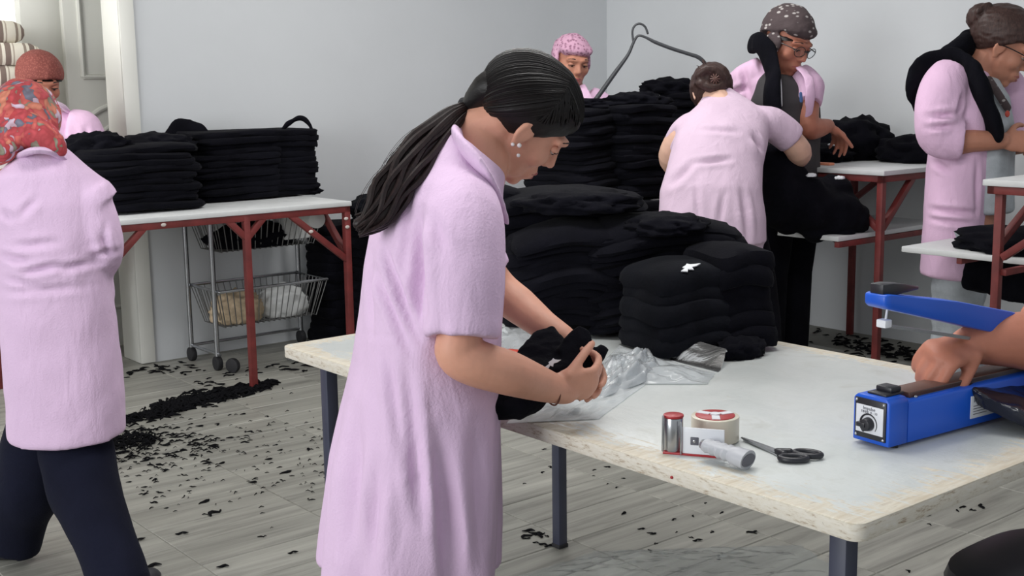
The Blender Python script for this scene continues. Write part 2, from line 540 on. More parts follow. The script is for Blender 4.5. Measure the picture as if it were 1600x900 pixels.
def fuse(mb, voxel, it=6, fac=0.5):
    """One continuous surface out of the overlapping shapes of mb (voxel remesh + smoothing)."""
    me = mb.mesh('tmp'); o = bpy.data.objects.new('tmp', me); COL.objects.link(o)
    r = o.modifiers.new('r', 'REMESH'); r.mode = 'VOXEL'; r.voxel_size = voxel; r.use_smooth_shade = True
    if it:
        sm = o.modifiers.new('s', 'SMOOTH'); sm.iterations = it; sm.factor = fac
    dg = bpy.context.evaluated_depsgraph_get(); dg.update()
    out = bpy.data.meshes.new_from_object(o.evaluated_get(dg))
    bpy.data.objects.remove(o); bpy.data.meshes.remove(me)
    out.polygons.foreach_set('use_smooth', [True] * len(out.polygons))
    return out


def displace(me, fn):
    ns = [v.normal.copy() for v in me.vertices]
    for v, n in zip(me.vertices, ns):
        v.co = v.co + n * fn(v.co, n)
    me.update()


def place(me, name, m, parent):
    me.transform(Matrix.Translation(-world_loc(parent))); me.name = name
    return link(name, me, m, parent)


def seg_d(p, a, b):
    """distance in the x-z plane from p to segment a-b, and the position along it"""
    ax, az, bx, bz = a.x, a.z, b.x, b.z; dx, dz = bx - ax, bz - az
    t = max(0.0, min(1.0, ((p.x - ax) * dx + (p.z - az) * dz) / (dx * dx + dz * dz + 1e-9)))
    return math.hypot(p.x - ax - dx * t, p.z - az - dz * t), t


def wrinkles(me, folds, amp=0.004, scale=9.0, stretch=0.35, seed=0.0, toward=None):
    """Soft cloth relief: gentle noise plus creases (a, b, width, depth) on the side that faces 'toward'."""
    toward = toward or Vector((0, -1, 0))

    def fn(p, n):
        q = Vector((p.x * scale + seed, p.y * scale, p.z * scale * stretch))
        d = amp * (noise.noise(q) + 0.5 * noise.noise(q * 2.3))
        k = n.dot(toward)
        if k > 0.05:
            for a, b, wd, dp in folds:
                s_, t = seg_d(p, a, b)
                dp = dp * 1.7
                if s_ < 3 * wd:
                    e = math.sin(math.pi * min(1, max(0.02, t * 0.9 + 0.05)))
                    g = math.exp(-(s_ / wd) ** 2)
                    d -= dp * g * e * min(1, k * 2)
                    g2 = math.exp(-((s_ - 1.7 * wd) / wd) ** 2)
                    d += dp * 0.45 * g2 * e * min(1, k * 2)
        return d
    displace(me, fn)
    bm = bmesh.new(); bm.from_mesh(me)
    for _ in range(3):
        bmesh.ops.smooth_vert(bm, verts=bm.verts, factor=0.5, use_axis_x=True, use_axis_y=True, use_axis_z=True)
    bm.to_mesh(me); bm.free(); me.update()

# ---------------------------------------------------------------- room shell
rnd = random.Random(7)
WALL_V, WALL_U, JAMB_U, CEIL = 5.83, 5.56, 2.36, 2.9


def room_box(name, m, u0, u1, v0, v1, z0, z1, parent=None, bevel=0.0):
    b = MB(ROOM); b.box(u0, u1, v0, v1, z0, z1)
    return b.build(name, m, parent, bevel, smooth=bool(bevel))


floor = struct(room_box('floor', M['grout'], -4.5, 5.76, -3.0, 8.2, -0.06, -0.003))
struct(room_box('ceiling', M['ceiling'], -4.5, 5.76, 0.6, 8.2, CEIL, CEIL + 0.1))
struct(room_box('wall_left', M['wall'], JAMB_U, WALL_U + 0.2, WALL_V, WALL_V + 0.2, -0.05, CEIL))
struct(room_box('wall_right', M['wall'], WALL_U, WALL_U + 0.2, -3.0, WALL_V, -0.05, CEIL))
# floor tiles: each one its own piece, those that fall inside or near the photograph
UP, VP = 0.465, 0.186
pm = []
for k in range(3):
    b = MB(); e = 0.0016; ch = 0.0022
    x, y = UP / 2 - e, VP / 2 - e
    b.loft([[(-x, -y, -0.004), (x, -y, -0.004), (x, y, -0.004), (-x, y, -0.004)],
            [(-x, -y, -ch), (x, -y, -ch), (x, y, -ch), (-x, y, -ch)],
            [(-x + ch, -y + ch, 0), (x - ch, -y + ch, 0), (x - ch, y - ch, 0), (-x + ch, y - ch, 0)]])
    me = b.mesh('plank', smooth=False); me.materials.append(M['plank']); pm.append(me)
cells = []
for i in range(-1, 11):
    for j in range(-2, 32):
        u, v = 1.418 + (i - 2) * UP + UP / 2, 3.36 + (j - 13) * VP + VP / 2
        if u + UP / 2 > WALL_U or v > 8 or (v + VP / 2 > WALL_V and u > JAMB_U):
            continue
        p = W(u, v); q = p - CAM; zz = q.dot(FWD)
        if zz < 0.4:
            continue
        px, py = 800 + FOCAL_PX * q.dot(RIGHT) / zz, 450 - FOCAL_PX * q.dot(UPV) / zz
        if -260 < px < 1760 and py < 1080:
            cells.append((zz, u, v))
cells.sort()
for zz, u, v in cells[:300]:
    o = bpy.data.objects.new('plank', pm[rnd.randrange(3)]); COL.objects.link(o); o.parent = floor
    o.location = W(u, v); o.rotation_euler = (0, 0, YAW)

# doorway on the left: reveal trim, the leaf standing open behind it, white post, bright room with a window
t1 = struct(room_box('trim_1', M['plaster'], JAMB_U - 0.015, JAMB_U + 0.004, WALL_V - 0.012, WALL_V + 0.21, 0, 2.5, bevel=0.004))
struct(room_box('trim_2', M['plaster'], JAMB_U - 0.015, JAMB_U + 0.06, WALL_V - 0.014, WALL_V + 0.002, 0, 2.5, bevel=0.004))
door = struct(room_box('door_1', M['door'], 2.25, 3.06, 6.30, 6.345, 0.01, 2.35, bevel=0.004))
for (z0, z1, arch) in ((1.42, 2.2, 0), (0.98, 1.30, 1), (0.22, 0.86, 1)):
    b = MB(ROOM); pts = []
    uL, uR, v = 2.33, 2.97, 6.297
    if arch:
        n = 14
        pts = [(uL, v, z0)] + [(uL + (uR - uL) * (0.5 - 0.5 * math.cos(math.pi * k / n)), v, z1 - 0.13 + 0.13 * math.sin(math.pi * k / n)) for k in range(n + 1)] + [(uR, v, z0), (uL, v, z0)]
    else:
        pts = [(uL, v, z0), (uL, v, z1), (uR, v, z1), (uR, v, z0), (uL, v, z0)]
    b.tube(pts, 0.014, n=8, smooth=False, round_ends=False)
    b.build('panel_moulding', M['door'], door)
    if arch:
        b = MB(ROOM)
        b.tube([(uL + 0.07 + (uR - uL - 0.14) * (0.5 - 0.5 * math.cos(math.pi * k / 14)), v, z1 - 0.2 + 0.11 * math.sin(math.pi * k / 14)) for k in range(15)], 0.012, n=8, smooth=False)
        b.build('panel_moulding', M['door'], door)
struct(room_box('trim_3', M['plaster'], 2.085, 2.33, 6.44, 6.52, 0, CEIL, bevel=0.006))
struct(room_box('wall_back', M['plaster'], -1.5, 3.4, 7.6, 7.75, -0.05, CEIL))
struct(room_box('wall_side', M['plaster'], 3.3, 3.4, 6.03, 7.6, -0.05, CEIL))
win = struct(room_box('window_1', M['plaster'], 0.9, 2.74, 7.54, 7.6, 1.25, 2.6, bevel=0.004))
for i in range(2):
    room_box('pane', M['glow'], 0.96 + i * 0.87, 1.78 + i * 0.87, 7.525, 7.545, 1.32, 2.54, win)

# striped cushions stacked on a low white cupboard beyond the doorway
cup = thing('cupboard', 'low white cupboard beyond the doorway, under the striped cushions', 'cupboard', W(1.55, 6.24, 0))
room_box('body', M['plaster'], 1.0, 2.02, 6.09, 6.42, 0.0, 1.06, cup, 0.006)
for i in range(2):
    room_box('door', M['plaster'], 1.03 + i * 0.5, 1.50 + i * 0.5, 6.075, 6.09, 0.08, 1.02, cup, 0.004)
cush_labels = ['lowest cushion of the striped stack, resting on the white cupboard', 'striped cushion second from the bottom of the stack by the doorway',
               'brown and cream striped cushion third from the bottom, behind the rust kerchief', 'striped cushion just below the topmost two of the doorway stack',
               'wide striped cushion right under the topmost one', 'topmost brown and cream striped cushion below the bright window']
for i in range(6):
    b = MB(); hx, hy, hz = 0.46 + (0.03 if i == 4 else -0.01 * (i == 5)), 0.17, 0.052; rings = []
    for z, k in ((-1, 0.90), (-0.7, 0.97), (-0.25, 1.0), (0.25, 1.0), (0.7, 0.97), (1, 0.90)):
        ring = []
        for a in range(36):
            th = 2 * math.pi * a / 36; c, s_ = math.cos(th), math.sin(th)
            e = (abs(c) ** 6 + abs(s_) ** 6) ** (-1 / 6)
            ring.append((c * e * hx * k, s_ * e * hy * k, z * hz))
        rings.append(ring)
    b.loft(rings)
    o = b.build('striped_cushion', M['stripe']); o.location = W(1.56 + 0.03 * (i == 4), 6.25, 1.06 + hz + i * 0.104)
    o.rotation_euler = (0, 0, YAW + rnd.uniform(-0.03, 0.03)); tag(o, cush_labels[i], 'cushion', 'striped cushions stacked beyond the doorway')


# ---------------------------------------------------------------- tables
def bars(name, m, parent, segs, wd=0.03):
    for a, c in segs:
        b = MB(); b.bar(W(*a), W(*c), wd); b.build(name, m, parent, 0.002)


packing = thing('packing_table', 'large white painted plywood packing table with worn chipped edges and dark steel legs', 'table', W(1.905, 1.835, 0))
TOP = 0.72
b = MB(); outline = []
for sx, sy, a0 in ((1, 1, 0), (-1, 1, 90), (-1, -1, 180), (1, -1, 270)):
    for k in range(6):
        a = math.radians(a0 + 18 * k); outline.append((sx * (0.465 - 0.022) + 0.022 * math.cos(a), sy * (0.845 - 0.022) + 0.022 * math.sin(a)))
b.prism(outline, -0.029, 0.0)
me = b.mesh('tabletop', bevel=0.003); tt = link('tabletop', me, M['worn'], packing); tt.location = (0, 0, TOP); tt.rotation_euler = (0, 0, YAW)
L0, L1, K0, K1 = 1.525, 2.285, 1.075, 2.6
for (u, v) in ((L0, K0), (L0, K1), (L1, K0), (L1, K1)):
    b = MB(ROOM); b.box(u - 0.016, u + 0.016, v - 0.016, v + 0.016, 0.008, TOP - 0.031)
    lg = b.build('leg', M['navy_steel'], packing, 0.003)
    b = MB(ROOM); b.box(u - 0.018, u + 0.018, v - 0.018, v + 0.018, 0, 0.012); b.build('foot_cap', M['rubber'], lg, 0.002)
bars('apron', M['navy_steel'], packing, [((L0, K0, TOP - 0.046), (L0, K1, TOP - 0.046)), ((L1, K0, TOP - 0.046), (L1, K1, TOP - 0.046)),
                                          ((L0, K0, TOP - 0.046), (L1, K0, TOP - 0.046)), ((L0, K1, TOP - 0.046), (L1, K1, TOP - 0.046))], 0.028)
p = W(1.44, 1.41, 0.708)
b = MB(); b.ell(W(1.4392, 1.355, 0.703), (0.003, 0.003, 0.0026)); b.build('red_spot', M['redlabel'], packing)


def red_table(label, u0, u1, v0, v1, h, legs, braces, thick=0.022, wd=0.03, overhang=0.012, shelf=None):
    t = thing('work_table', label, 'table', W((u0 + u1) / 2, (v0 + v1) / 2, 0))
    room_box('tabletop', M['board'], u0 - overhang, u1 + overhang, v0 - overhang, v1 + overhang, h - thick, h, t, 0.003)
    zr = h - thick - wd / 2; i = wd / 2
    bars('rail', M['red'], t, [((u0, v0 + i, zr), (u1, v0 + i, zr)), ((u0, v1 - i, zr), (u1, v1 - i, zr)),
                               ((u0 + i, v0, zr), (u0 + i, v1, zr)), ((u1 - i, v0, zr), (u1 - i, v1, zr))], wd)
    for (u, v) in legs:
        b = MB(ROOM); b.box(u - i, u + i, v - i, v + i, 0.0, h - thick - 0.002); b.build('leg', M['red'], t, 0.002)
    bars('brace', M['red'], t, braces, wd * 0.9)
    if shelf:
        su0, su1, sv0, sv1, sz = shelf
        room_box('shelf', M['board'], su0, su1, sv0, sv1, sz - 0.022, sz, t, 0.003)
    return t


HL = 0.82
left_table = red_table('long red-framed table with white top against the left wall, over the wire trolley', 1.64, 3.055, 4.95, 5.818, HL,
          [(2.52, 4.965), (3.04, 4.965), (1.655, 4.965), (1.655, 5.78)],
          [((2.43, 4.965, HL - 0.04), (2.52, 4.965, HL - 0.13)), ((2.61, 4.965, HL - 0.04), (2.52, 4.965, HL - 0.13)),
           ((2.74, 4.965, HL - 0.04), (3.04, 4.965, HL - 0.28)), ((3.04, 5.21, HL - 0.04), (3.04, 4.98, HL - 0.25)),
           ((2.05, 4.965, HL - 0.04), (1.67, 4.965, HL - 0.40))], overhang=0.006)
for u, v, z in ((3.035, 4.948, 0.70), (3.03, 4.9485, 0.74), (2.13, 4.948, HL - 0.035), (2.84, 4.949, HL - 0.125), (1.86, 4.949, HL - 0.22)):
    b = MB(); b.ell(W(u, v + 0.0005, z), (0.012, 0.004, 0.008), ROOM); b.build('chipped_spot', M['chip'], left_table)
red_table('red-framed table at the far left, hidden behind the woman in the floral headscarf', 0.95, 1.585, 4.27, 4.93, HL,
          [(1.57, 4.285), (0.965, 4.285), (1.57, 4.915), (0.965, 4.915)], [((1.35, 4.285, HL - 0.04), (1.57, 4.285, HL - 0.25))])
HR = 0.955
right_table = red_table('tall red-framed table with a white lower shelf against the right wall', 4.66, 5.50, 3.14, 4.60, HR,
          [(4.68, 3.16), (4.675, 4.585), (5.485, 3.16), (5.485, 4.42), (5.485, 3.87)],
          [((4.68, 3.45, HR - 0.04), (4.68, 3.17, HR - 0.26)), ((4.92, 3.16, HR - 0.04), (4.69, 3.16, HR - 0.26)),
           ((4.68, 4.30, HR - 0.04), (4.68, 4.57, HR - 0.27)), ((5.485, 3.62, HR - 0.04), (5.485, 3.86, HR - 0.22)),
           ((5.485, 4.12, HR - 0.04), (5.485, 3.88, HR - 0.22))], shelf=(4.46, 5.30, 3.22, 4.74, 0.675))
bars('shelf_bearer', M['red'], right_table, [((4.47, 3.235, 0.638), (5.29, 3.235, 0.638)), ((4.47, 4.4, 0.638), (5.29, 4.4, 0.638))], 0.026)
HF, SF = 1.005, 0.7175
fr_table = red_table('tall red-framed bench at the right edge, in front of the woman with the black scarf', 3.945, 4.75, 0.0, 2.243, HF,
          [(3.975, 2.208), (3.975, 0.03), (4.72, 2.208), (4.72, 0.03)],
          [((4.30, 2.215, HF - 0.04), (3.985, 2.215, HF - 0.23)), ((3.975, 1.87, HF - 0.04), (3.975, 2.19, HF - 0.27)), ((4.72, 1.87, HF - 0.04), (4.72, 2.19, HF - 0.27))],
          wd=0.028, shelf=(4.105, 4.44, 0.3, 2.675, SF))
bars('shelf_bearer', M['red'], fr_table, [((4.12, 2.44, SF - 0.035), (4.43, 2.44, SF - 0.035)), ((3.975, 2.185, SF - 0.035), (4.72, 2.185, SF - 0.035))], 0.022)
side_bench = red_table('low red-framed bench under the black piles in front of the corner', 3.72, 4.42, 4.10, 4.80, 0.80,
          [(3.735, 4.115), (4.405, 4.115), (3.735, 4.785), (4.405, 4.785)], [((3.95, 4.115, 0.76), (3.74, 4.115, 0.55))])

# ---------------------------------------------------------------- wire trolley under the left table
tr = thing('wire_trolley', 'two-tier chrome wire basket trolley on black castors under the left table', 'trolley', W(2.87, 5.6, 0))
U0, U1, V0, V1 = 2.585, 3.18, 5.40, 5.72
for (u, v) in ((U0 - 0.015, V0 + 0.03), (U0 - 0.015, V1), (U1 + 0.015, V1)):
    b = MB(); b.cyl(W(u, v, 0.07), W(u, v, 0.775), 0.0125); b.build('post', M['chrome'], tr)
b = MB()
for a, c in (((U0 - 0.015, V0), (U0 - 0.015, V1)), ((U0 - 0.015, V1), (U1 + 0.015, V1))):
    b.cyl(W(*a, 0.08), W(*c, 0.08), 0.008)
b.build('base_frame', M['chrome'], tr)
for z0, z1 in ((0.20, 0.385), (0.57, 0.745)):
    ins = 0.045
    b = MB(); b.tube([W(U0, V0, z1), W(U1, V0, z1), W(U1, V1, z1), W(U0, V1, z1), W(U0, V0, z1)], 0.008, n=8, smooth=False)
    bk = b.build('basket_rim', M['chrome'], tr)
    b = MB()
    n = 17
    for k in range(n + 1):
        f = k / n; ut, ub = U0 + (U1 - U0) * f, U0 + ins + (U1 - U0 - 2 * ins) * f
        b.tube([W(ut, V0, z1), W(ub, V0 + ins, z0), W(ub, V1 - ins, z0), W(ut, V1, z1)], 0.0026, n=5, smooth=False, round_ends=False)
    for k in range(1, 9):
        f = k / 9; vt, vb = V0 + (V1 - V0) * f, V0 + ins + (V1 - V0 - 2 * ins) * f
        b.tube([W(U0, vt, z1), W(U0 + ins, vb, z0), W(U1 - ins, vb, z0), W(U1, vt, z1)], 0.0026, n=5, smooth=False, round_ends=False)
    o = b.build('basket_wires', M['dkchrome'], tr); o['kind'] = 'stuff'
for (u, v) in ((U0 - 0.015, V0 + 0.03), (U0 - 0.015, V1), (U1 + 0.015, V1)):
    b = MB(); c = W(u, v, 0.035); b.cyl(c - W(0.014, 0.0, 0), c + W(0.014, 0, 0), 0.035); cs = b.build('castor', M['rubber'], tr, 0.004)
    b = MB(); b.cyl(W(u, v, 0.035), W(u, v, 0.085), 0.010); b.build('castor_stem', M['dkchrome'], cs)
tag(recentre(MB and (lambda b: (b.cyl(W(2.60, 5.33, 0.036) - W(0.012, 0.006, 0), W(2.60, 5.33, 0.036) + W(0.012, 0.006, 0), 0.036), b.build('loose_castor', M['rubber'], None, 0.005))[1])(MB())),
    'loose black castor wheel on the floor in front of the trolley', 'wheel')


# ---------------------------------------------------------------- crumpled cloth and film
def lump(name, m, c, r, seed, amp=0.25, freq=3.0, rotz=0.0, sub=4, flat_bottom=True, ridged=True):
    """A crumpled heap: an icosphere pressed flat below and displaced by ridged noise; c is its base centre."""
    bm = bmesh.new(); bmesh.ops.create_icosphere(bm, subdivisions=sub, radius=1.0)
    for v in bm.verts:
        p = v.co.copy(); q = p * freq + Vector((seed * 3.1, seed * 1.7, seed))
        d = noise.noise(q) * 0.6 + noise.noise(q * 2.1) * 0.3
        if ridged:
            d += 0.35 * (0.5 - abs(noise.noise(q * 1.4 + Vector((9, 0, 0)))))
        p *= 1 + amp * d
        if flat_bottom:
            p.z = max(p.z, -0.55) + 0.55
        v.co = Vector((p.x * r[0], p.y * r[1], p.z * r[2]))
    me = bpy.data.meshes.new(name); bm.to_mesh(me); bm.free()
    me.polygons.foreach_set('use_smooth', [True] * len(me.polygons))
    o = link(name, me, m); o.location = Vector(c); o.rotation_euler = (0, 0, rotz)
    return o


def sheet(name, m, corners, nx, ny, amp, seed, base_z=None, lift=0.0, thick=0.0012, freq=9.0, edge_keep=0.0):
    """A thin film spanned between four corners, wrinkled; it has two faces and its own thickness."""
    a, b_, c, d = [Vector(p) for p in corners]; n0 = (b_ - a).cross(d - a).normalized()
    if n0.z < 0:
        n0 = -n0
    vs_, fs = [], []
    for lay in (0, 1):
        for j in range(ny + 1):
            for i in range(nx + 1):
                s_, t = i / nx, j / ny
                p = (a * (1 - s_) + b_ * s_) * (1 - t) + (d * (1 - s_) + c * s_) * t
                q = Vector((s_ * freq, t * freq, seed))
                h = amp * (0.6 * noise.noise(q) + 0.9 * (0.45 - abs(noise.noise(q * 0.8 + Vector((5, 3, 0))))) + 0.4 * noise.noise(q * 2.7))
                rim = min(1.0, min(s_, 1 - s_, t, 1 - t) * 8 + edge_keep)
                p = p + n0 * (h * rim + lift * math.sin(math.pi * s_) * math.sin(math.pi * t) + lay * thick)
                p = p + (b_ - a) * 0.015 * noise.noise(q * 1.3 + Vector((0, 0, 7)))
                if base_z is not None:
                    p.z = max(p.z, base_z + 0.0008 + lay * thick)
                vs_.append(p)
    N = (nx + 1) * (ny + 1)
    for lay in (0, 1):
        for j in range(ny):
            for i in range(nx):
                k = lay * N + j * (nx + 1) + i; f = (k, k + 1, k + nx + 2, k + nx + 1)
                fs.append(f if lay else f[::-1])
    b = MB(); b.add(vs_, fs)
    return b


# what lies in the trolley
o = lump('black_garment', M['black'], W(2.86, 5.55, 0.575), (0.24, 0.12, 0.075), 3, 0.4, 3, YAW); tag(o, 'crumpled black garment in the upper trolley basket', 'garment')
b = MB(ROOM); b.box(2.97, 3.12, 5.44, 5.56, 0.60, 0.755); o = b.build('white_box', M['paper'], None, 0.006); recentre(o); tag(o, 'small white box in the upper trolley basket', 'box')
o = lump('scrap_bundle', M['beige'], W(2.74, 5.54, 0.205), (0.13, 0.10, 0.10), 5, 0.35, 5, YAW); tag(o, 'beige cuttings bundled in the lower trolley basket', 'scraps')
o = lump('paper_bundle', M['paper'], W(3.0, 5.55, 0.205), (0.13, 0.10, 0.10), 8, 0.3, 3, YAW); tag(o, 'white paper bundle in the lower trolley basket', 'paper')
b = MB(); b.cyl(W(2.98, 5.13, 0.725), W(3.04, 5.40, 0.725), 0.042); o = b.build('fabric_roll', M['paper'], None, 0.006); recentre(o)
tag(o, 'white roll end held behind the braces of the left table', 'roll')

# ---------------------------------------------------------------- folded garments in stacks, every one an object
def garment_mesh(w_, d_, t, seed, droop=0.0, wav=0.010, n=44, m='black', rag=1.0):
    rg = random.Random(seed); rings = []
    prof = ((0.0, 0.90), (0.12, 0.975), (0.45, 1.0), (0.8, 0.985), (1.0, 0.93), (1.0, 0.62), (1.0, 0.30))
    ph = [rg.uniform(0, 6.28) for _ in range(4)]
    for z, k in prof:
        ring = []
        for i in range(n):
            a = 2 * math.pi * i / n; c, s_ = math.cos(a), math.sin(a)
            e = (abs(c) ** 5 + abs(s_) ** 5) ** (-0.2)
            x, y = c * e * w_ / 2 * k, s_ * e * d_ / 2 * k
            q = Vector((x * 14 + seed * 7.3, y * 14, z * 1.5 + seed))
            rr = 1 + rag * (0.035 * noise.noise(q) + 0.02 * noise.noise(q * 2.5)) * (1 if k > 0.9 else 0.3)
            zz = z * t + wav * (0.6 * math.sin(x * 9 + ph[0]) * math.cos(y * 8 + ph[1]) + 0.4 * noise.noise(Vector((x * 11, y * 11, seed))))
            zz -= droop * ((2 * x / w_) ** 2 + 0.6 * (2 * y / d_) ** 2)
            ring.append((x * rr, y * rr, zz))
        rings.append(ring)
    b = MB(); b.loft(rings)
    me = b.mesh('folded_garment'); me.materials.append(M[m]); return me


ORD = ('lowest', 'second', 'third', 'fourth', 'fifth', 'sixth', 'seventh', 'eighth', 'ninth', 'tenth', 'eleventh', 'twelfth', 'thirteenth', 'fourteenth', 'fifteenth', 'sixteenth')


def stack(base, yaw, w_, d_, n, t, seed, label, group, top_label=None, droop=0.0, wav=0.008, jit=0.02, lean=(0, 0), m='black', variants=4, shrink=0.0, thick=1.25, rag=1.3):
    ms = [garment_mesh(w_, d_, t * thick, seed + k, droop, wav, m=m, rag=rag) for k in range(variants)]
    rg = random.Random(seed); out = []; lift = -min(v.co.z for m_ in ms for v in m_.vertices) + 0.001
    for i in range(n):
        o = bpy.data.objects.new('folded_garment', ms[rg.randrange(variants)]); COL.objects.link(o)
        f = i / max(1, n - 1)
        o.location = Vector(base) + Vector((rg.uniform(-jit, jit) + lean[0] * f, rg.uniform(-jit, jit) + lean[1] * f, i * t + lift))
        o.rotation_euler = (0, 0, yaw + rg.uniform(-0.07, 0.07)); s_ = 1 + rg.uniform(-0.04, 0.03) - shrink * f
        o.scale = (s_, 1 + rg.uniform(-0.05, 0.03) - shrink * f, 1)
        last = i == n - 1 and top_label
        tag(o, top_label if last else label.replace('black folded garment', ORD[i] + ' black garment from below'), 'garment', group)
        out.append(o)
    return out


def drape(name, label, m, pts, rad, seed, parent=None, flat=0.35, updir=None, n=14, voxel=0.008, cat='garment'):
    b = MB(); b.tube(pts, rad, n=n, flat=flat, updir=updir)
    me = fuse(b, voxel, 3); displace(me, lambda p, nn: 0.006 * noise.noise(p * 22 + Vector((seed, 0, 0))))
    o = link(name, me, m, parent)
    if not parent:
        recentre(o); tag(o, label, cat)
    return o


# left table: two stacks, a heap at the far end and loose pieces on top
stack(W(2.17, 5.35, HL), YAW, 0.52, 0.46, 10, 0.027, 11, 'black folded garment in the left stack on the left table', 'garments in the left stack on the left table',
      'topmost folded black garment of the left stack on the left table', droop=0.014, wav=0.012)
stack(W(2.72, 5.52, HL), YAW, 0.46, 0.36, 12, 0.0265, 31, 'black folded garment in the tall middle stack on the left table', 'garments in the middle stack on the left table',
      'topmost folded black garment of the tall middle stack on the left table', droop=0.002, wav=0.006)
stack(W(2.97, 5.53, HL), YAW, 0.40, 0.34, 12, 0.0265, 41, 'black folded garment in the end stack on the left table', 'garments in the end stack on the left table', 'topmost folded black garment of the end stack on the left table', droop=0.002, wav=0.006, jit=0.012)
o = lump('black_garment', M['black'], W(3.12, 5.50, HL), (0.07, 0.12, 0.028), 18, 0.35, 3, YAW); tag(o, 'flat black garment end at the right foot of the end stack', 'garment')
o = lump('black_garment', M['black'], W(1.86, 5.36, HL), (0.17, 0.16, 0.15), 2, 0.4, 3.5); tag(o, 'crumpled black garment at the left of the left table, behind the pink shoulder', 'garment')
o = lump('black_garment', M['black'], W(2.02, 5.36, HL + 0.25), (0.14, 0.11, 0.065), 21, 0.5, 3.5); tag(o, 'peaked crumpled black garment on top of the left stack', 'garment')
o = lump('black_garment', M['black'], W(2.33, 5.45, HL + 0.25), (0.17, 0.15, 0.055), 27, 0.4, 3.0); tag(o, 'low crumpled black garment where the left stack meets the tall stack', 'garment')
drape('black_bag_strap', 'black padded strap looping above the left end of the tall stack', M['black'],
      [at(262, 240, 6.0), at(266, 212, 6.0), at(284, 197, 6.0), at(308, 204, 6.0), at(318, 216, 6.0), at(300, 226, 5.97), at(288, 250, 5.95)], [0.026, 0.032, 0.038, 0.042, 0.034, 0.04, 0.03], 4, flat=0.6, cat='strap')
drape('black_sleeve_loop', 'black sleeve looping over the right end of the tall stack', M['black'],
      [at(440, 205, 6.2), at(452, 192, 6.2), at(470, 184, 6.2), at(484, 196, 6.2), at(490, 213, 6.2), at(494, 226, 6.2)], [0.02, 0.024, 0.026, 0.024, 0.018, 0.02], 6, flat=0.5, cat='sleeve')
# heap on the floor at the end of the left table
stack(W(3.58, 5.28, 0.0), YAW, 0.50, 0.44, 14, 0.047, 51, 'black folded garment in the floor heap beside the left table', 'garments heaped on the floor beside the left table', None, droop=0.008, wav=0.012)
stack(W(3.37, 5.62, 0.0), YAW, 0.26, 0.28, 13, 0.048, 61, 'black folded garment in the floor stack behind the left table leg', 'garments stacked under the end of the left table', None, wav=0.008, jit=0.01)
o = lump('black_garment', M['black2'], W(3.56, 5.28, 0.68), (0.25, 0.22, 0.09), 33, 0.4, 2.5); tag(o, 'crumpled black garment topping the floor heap behind the ponytail', 'garment')
o = lump('plastic_heap', M['film2'], W(3.12, 5.25, 0.0), (0.22, 0.10, 0.045), 15, 0.5, 4); tag(o, 'flattened clear plastic heap on the floor behind the packing table corner', 'plastic')

# big pile on the packing table: ragged, drooping stacks that lean into one another
gl = 'black folded garment in the wide pile on the packing table'
gg = 'garments in the wide pile on the packing table'
stack(W(2.20, 2.50, TOP), YAW - 0.55, 0.44, 0.36, 15, 0.0205, 71, gl, gg, 'topmost black garment of the wide pile on the packing table', droop=0.040, wav=0.012, jit=0.016, thick=1.5, rag=2.2)
stack(W(2.28, 2.22, TOP), YAW - 0.5, 0.42, 0.32, 12, 0.0200, 81, 'black folded garment in the middle stack on the packing table', 'garments in the middle stack on the packing table', 'topmost garment of the middle stack on the packing table, drooping to the right', droop=0.045, wav=0.012, jit=0.016, lean=(0.01, 0.0), thick=1.5, rag=2.2)
stack(W(2.08, 2.33, TOP), YAW - 0.6, 0.34, 0.26, 11, 0.0205, 86, 'black folded garment in the ragged stack behind the held garment', 'garments in the ragged stack behind the held garment', 'topmost garment of the ragged stack behind the held garment', droop=0.05, wav=0.012, jit=0.016, thick=1.5, rag=2.2)
stack(W(2.00, 2.62, TOP), YAW - 0.3, 0.28, 0.24, 16, 0.0205, 91, 'black folded garment in the stack behind the ponytailed woman', 'garments in the stack behind the ponytailed woman', None, droop=0.03, wav=0.010, jit=0.01, thick=1.4, rag=2.0)
o = lump('black_garment', M['black'], at(905, 312, 3.12) - Vector((0, 0, 0.03)), (0.15, 0.10, 0.035), 44, 0.45, 3); tag(o, 'loose black garment spread over the crest of the wide pile', 'garment')
o = lump('black_garment', M['black'], at(1040, 345, 3.05) - Vector((0, 0, 0.03)), (0.10, 0.09, 0.03), 46, 0.45, 3); tag(o, 'loose black garment over the right shoulder of the wide pile', 'garment')
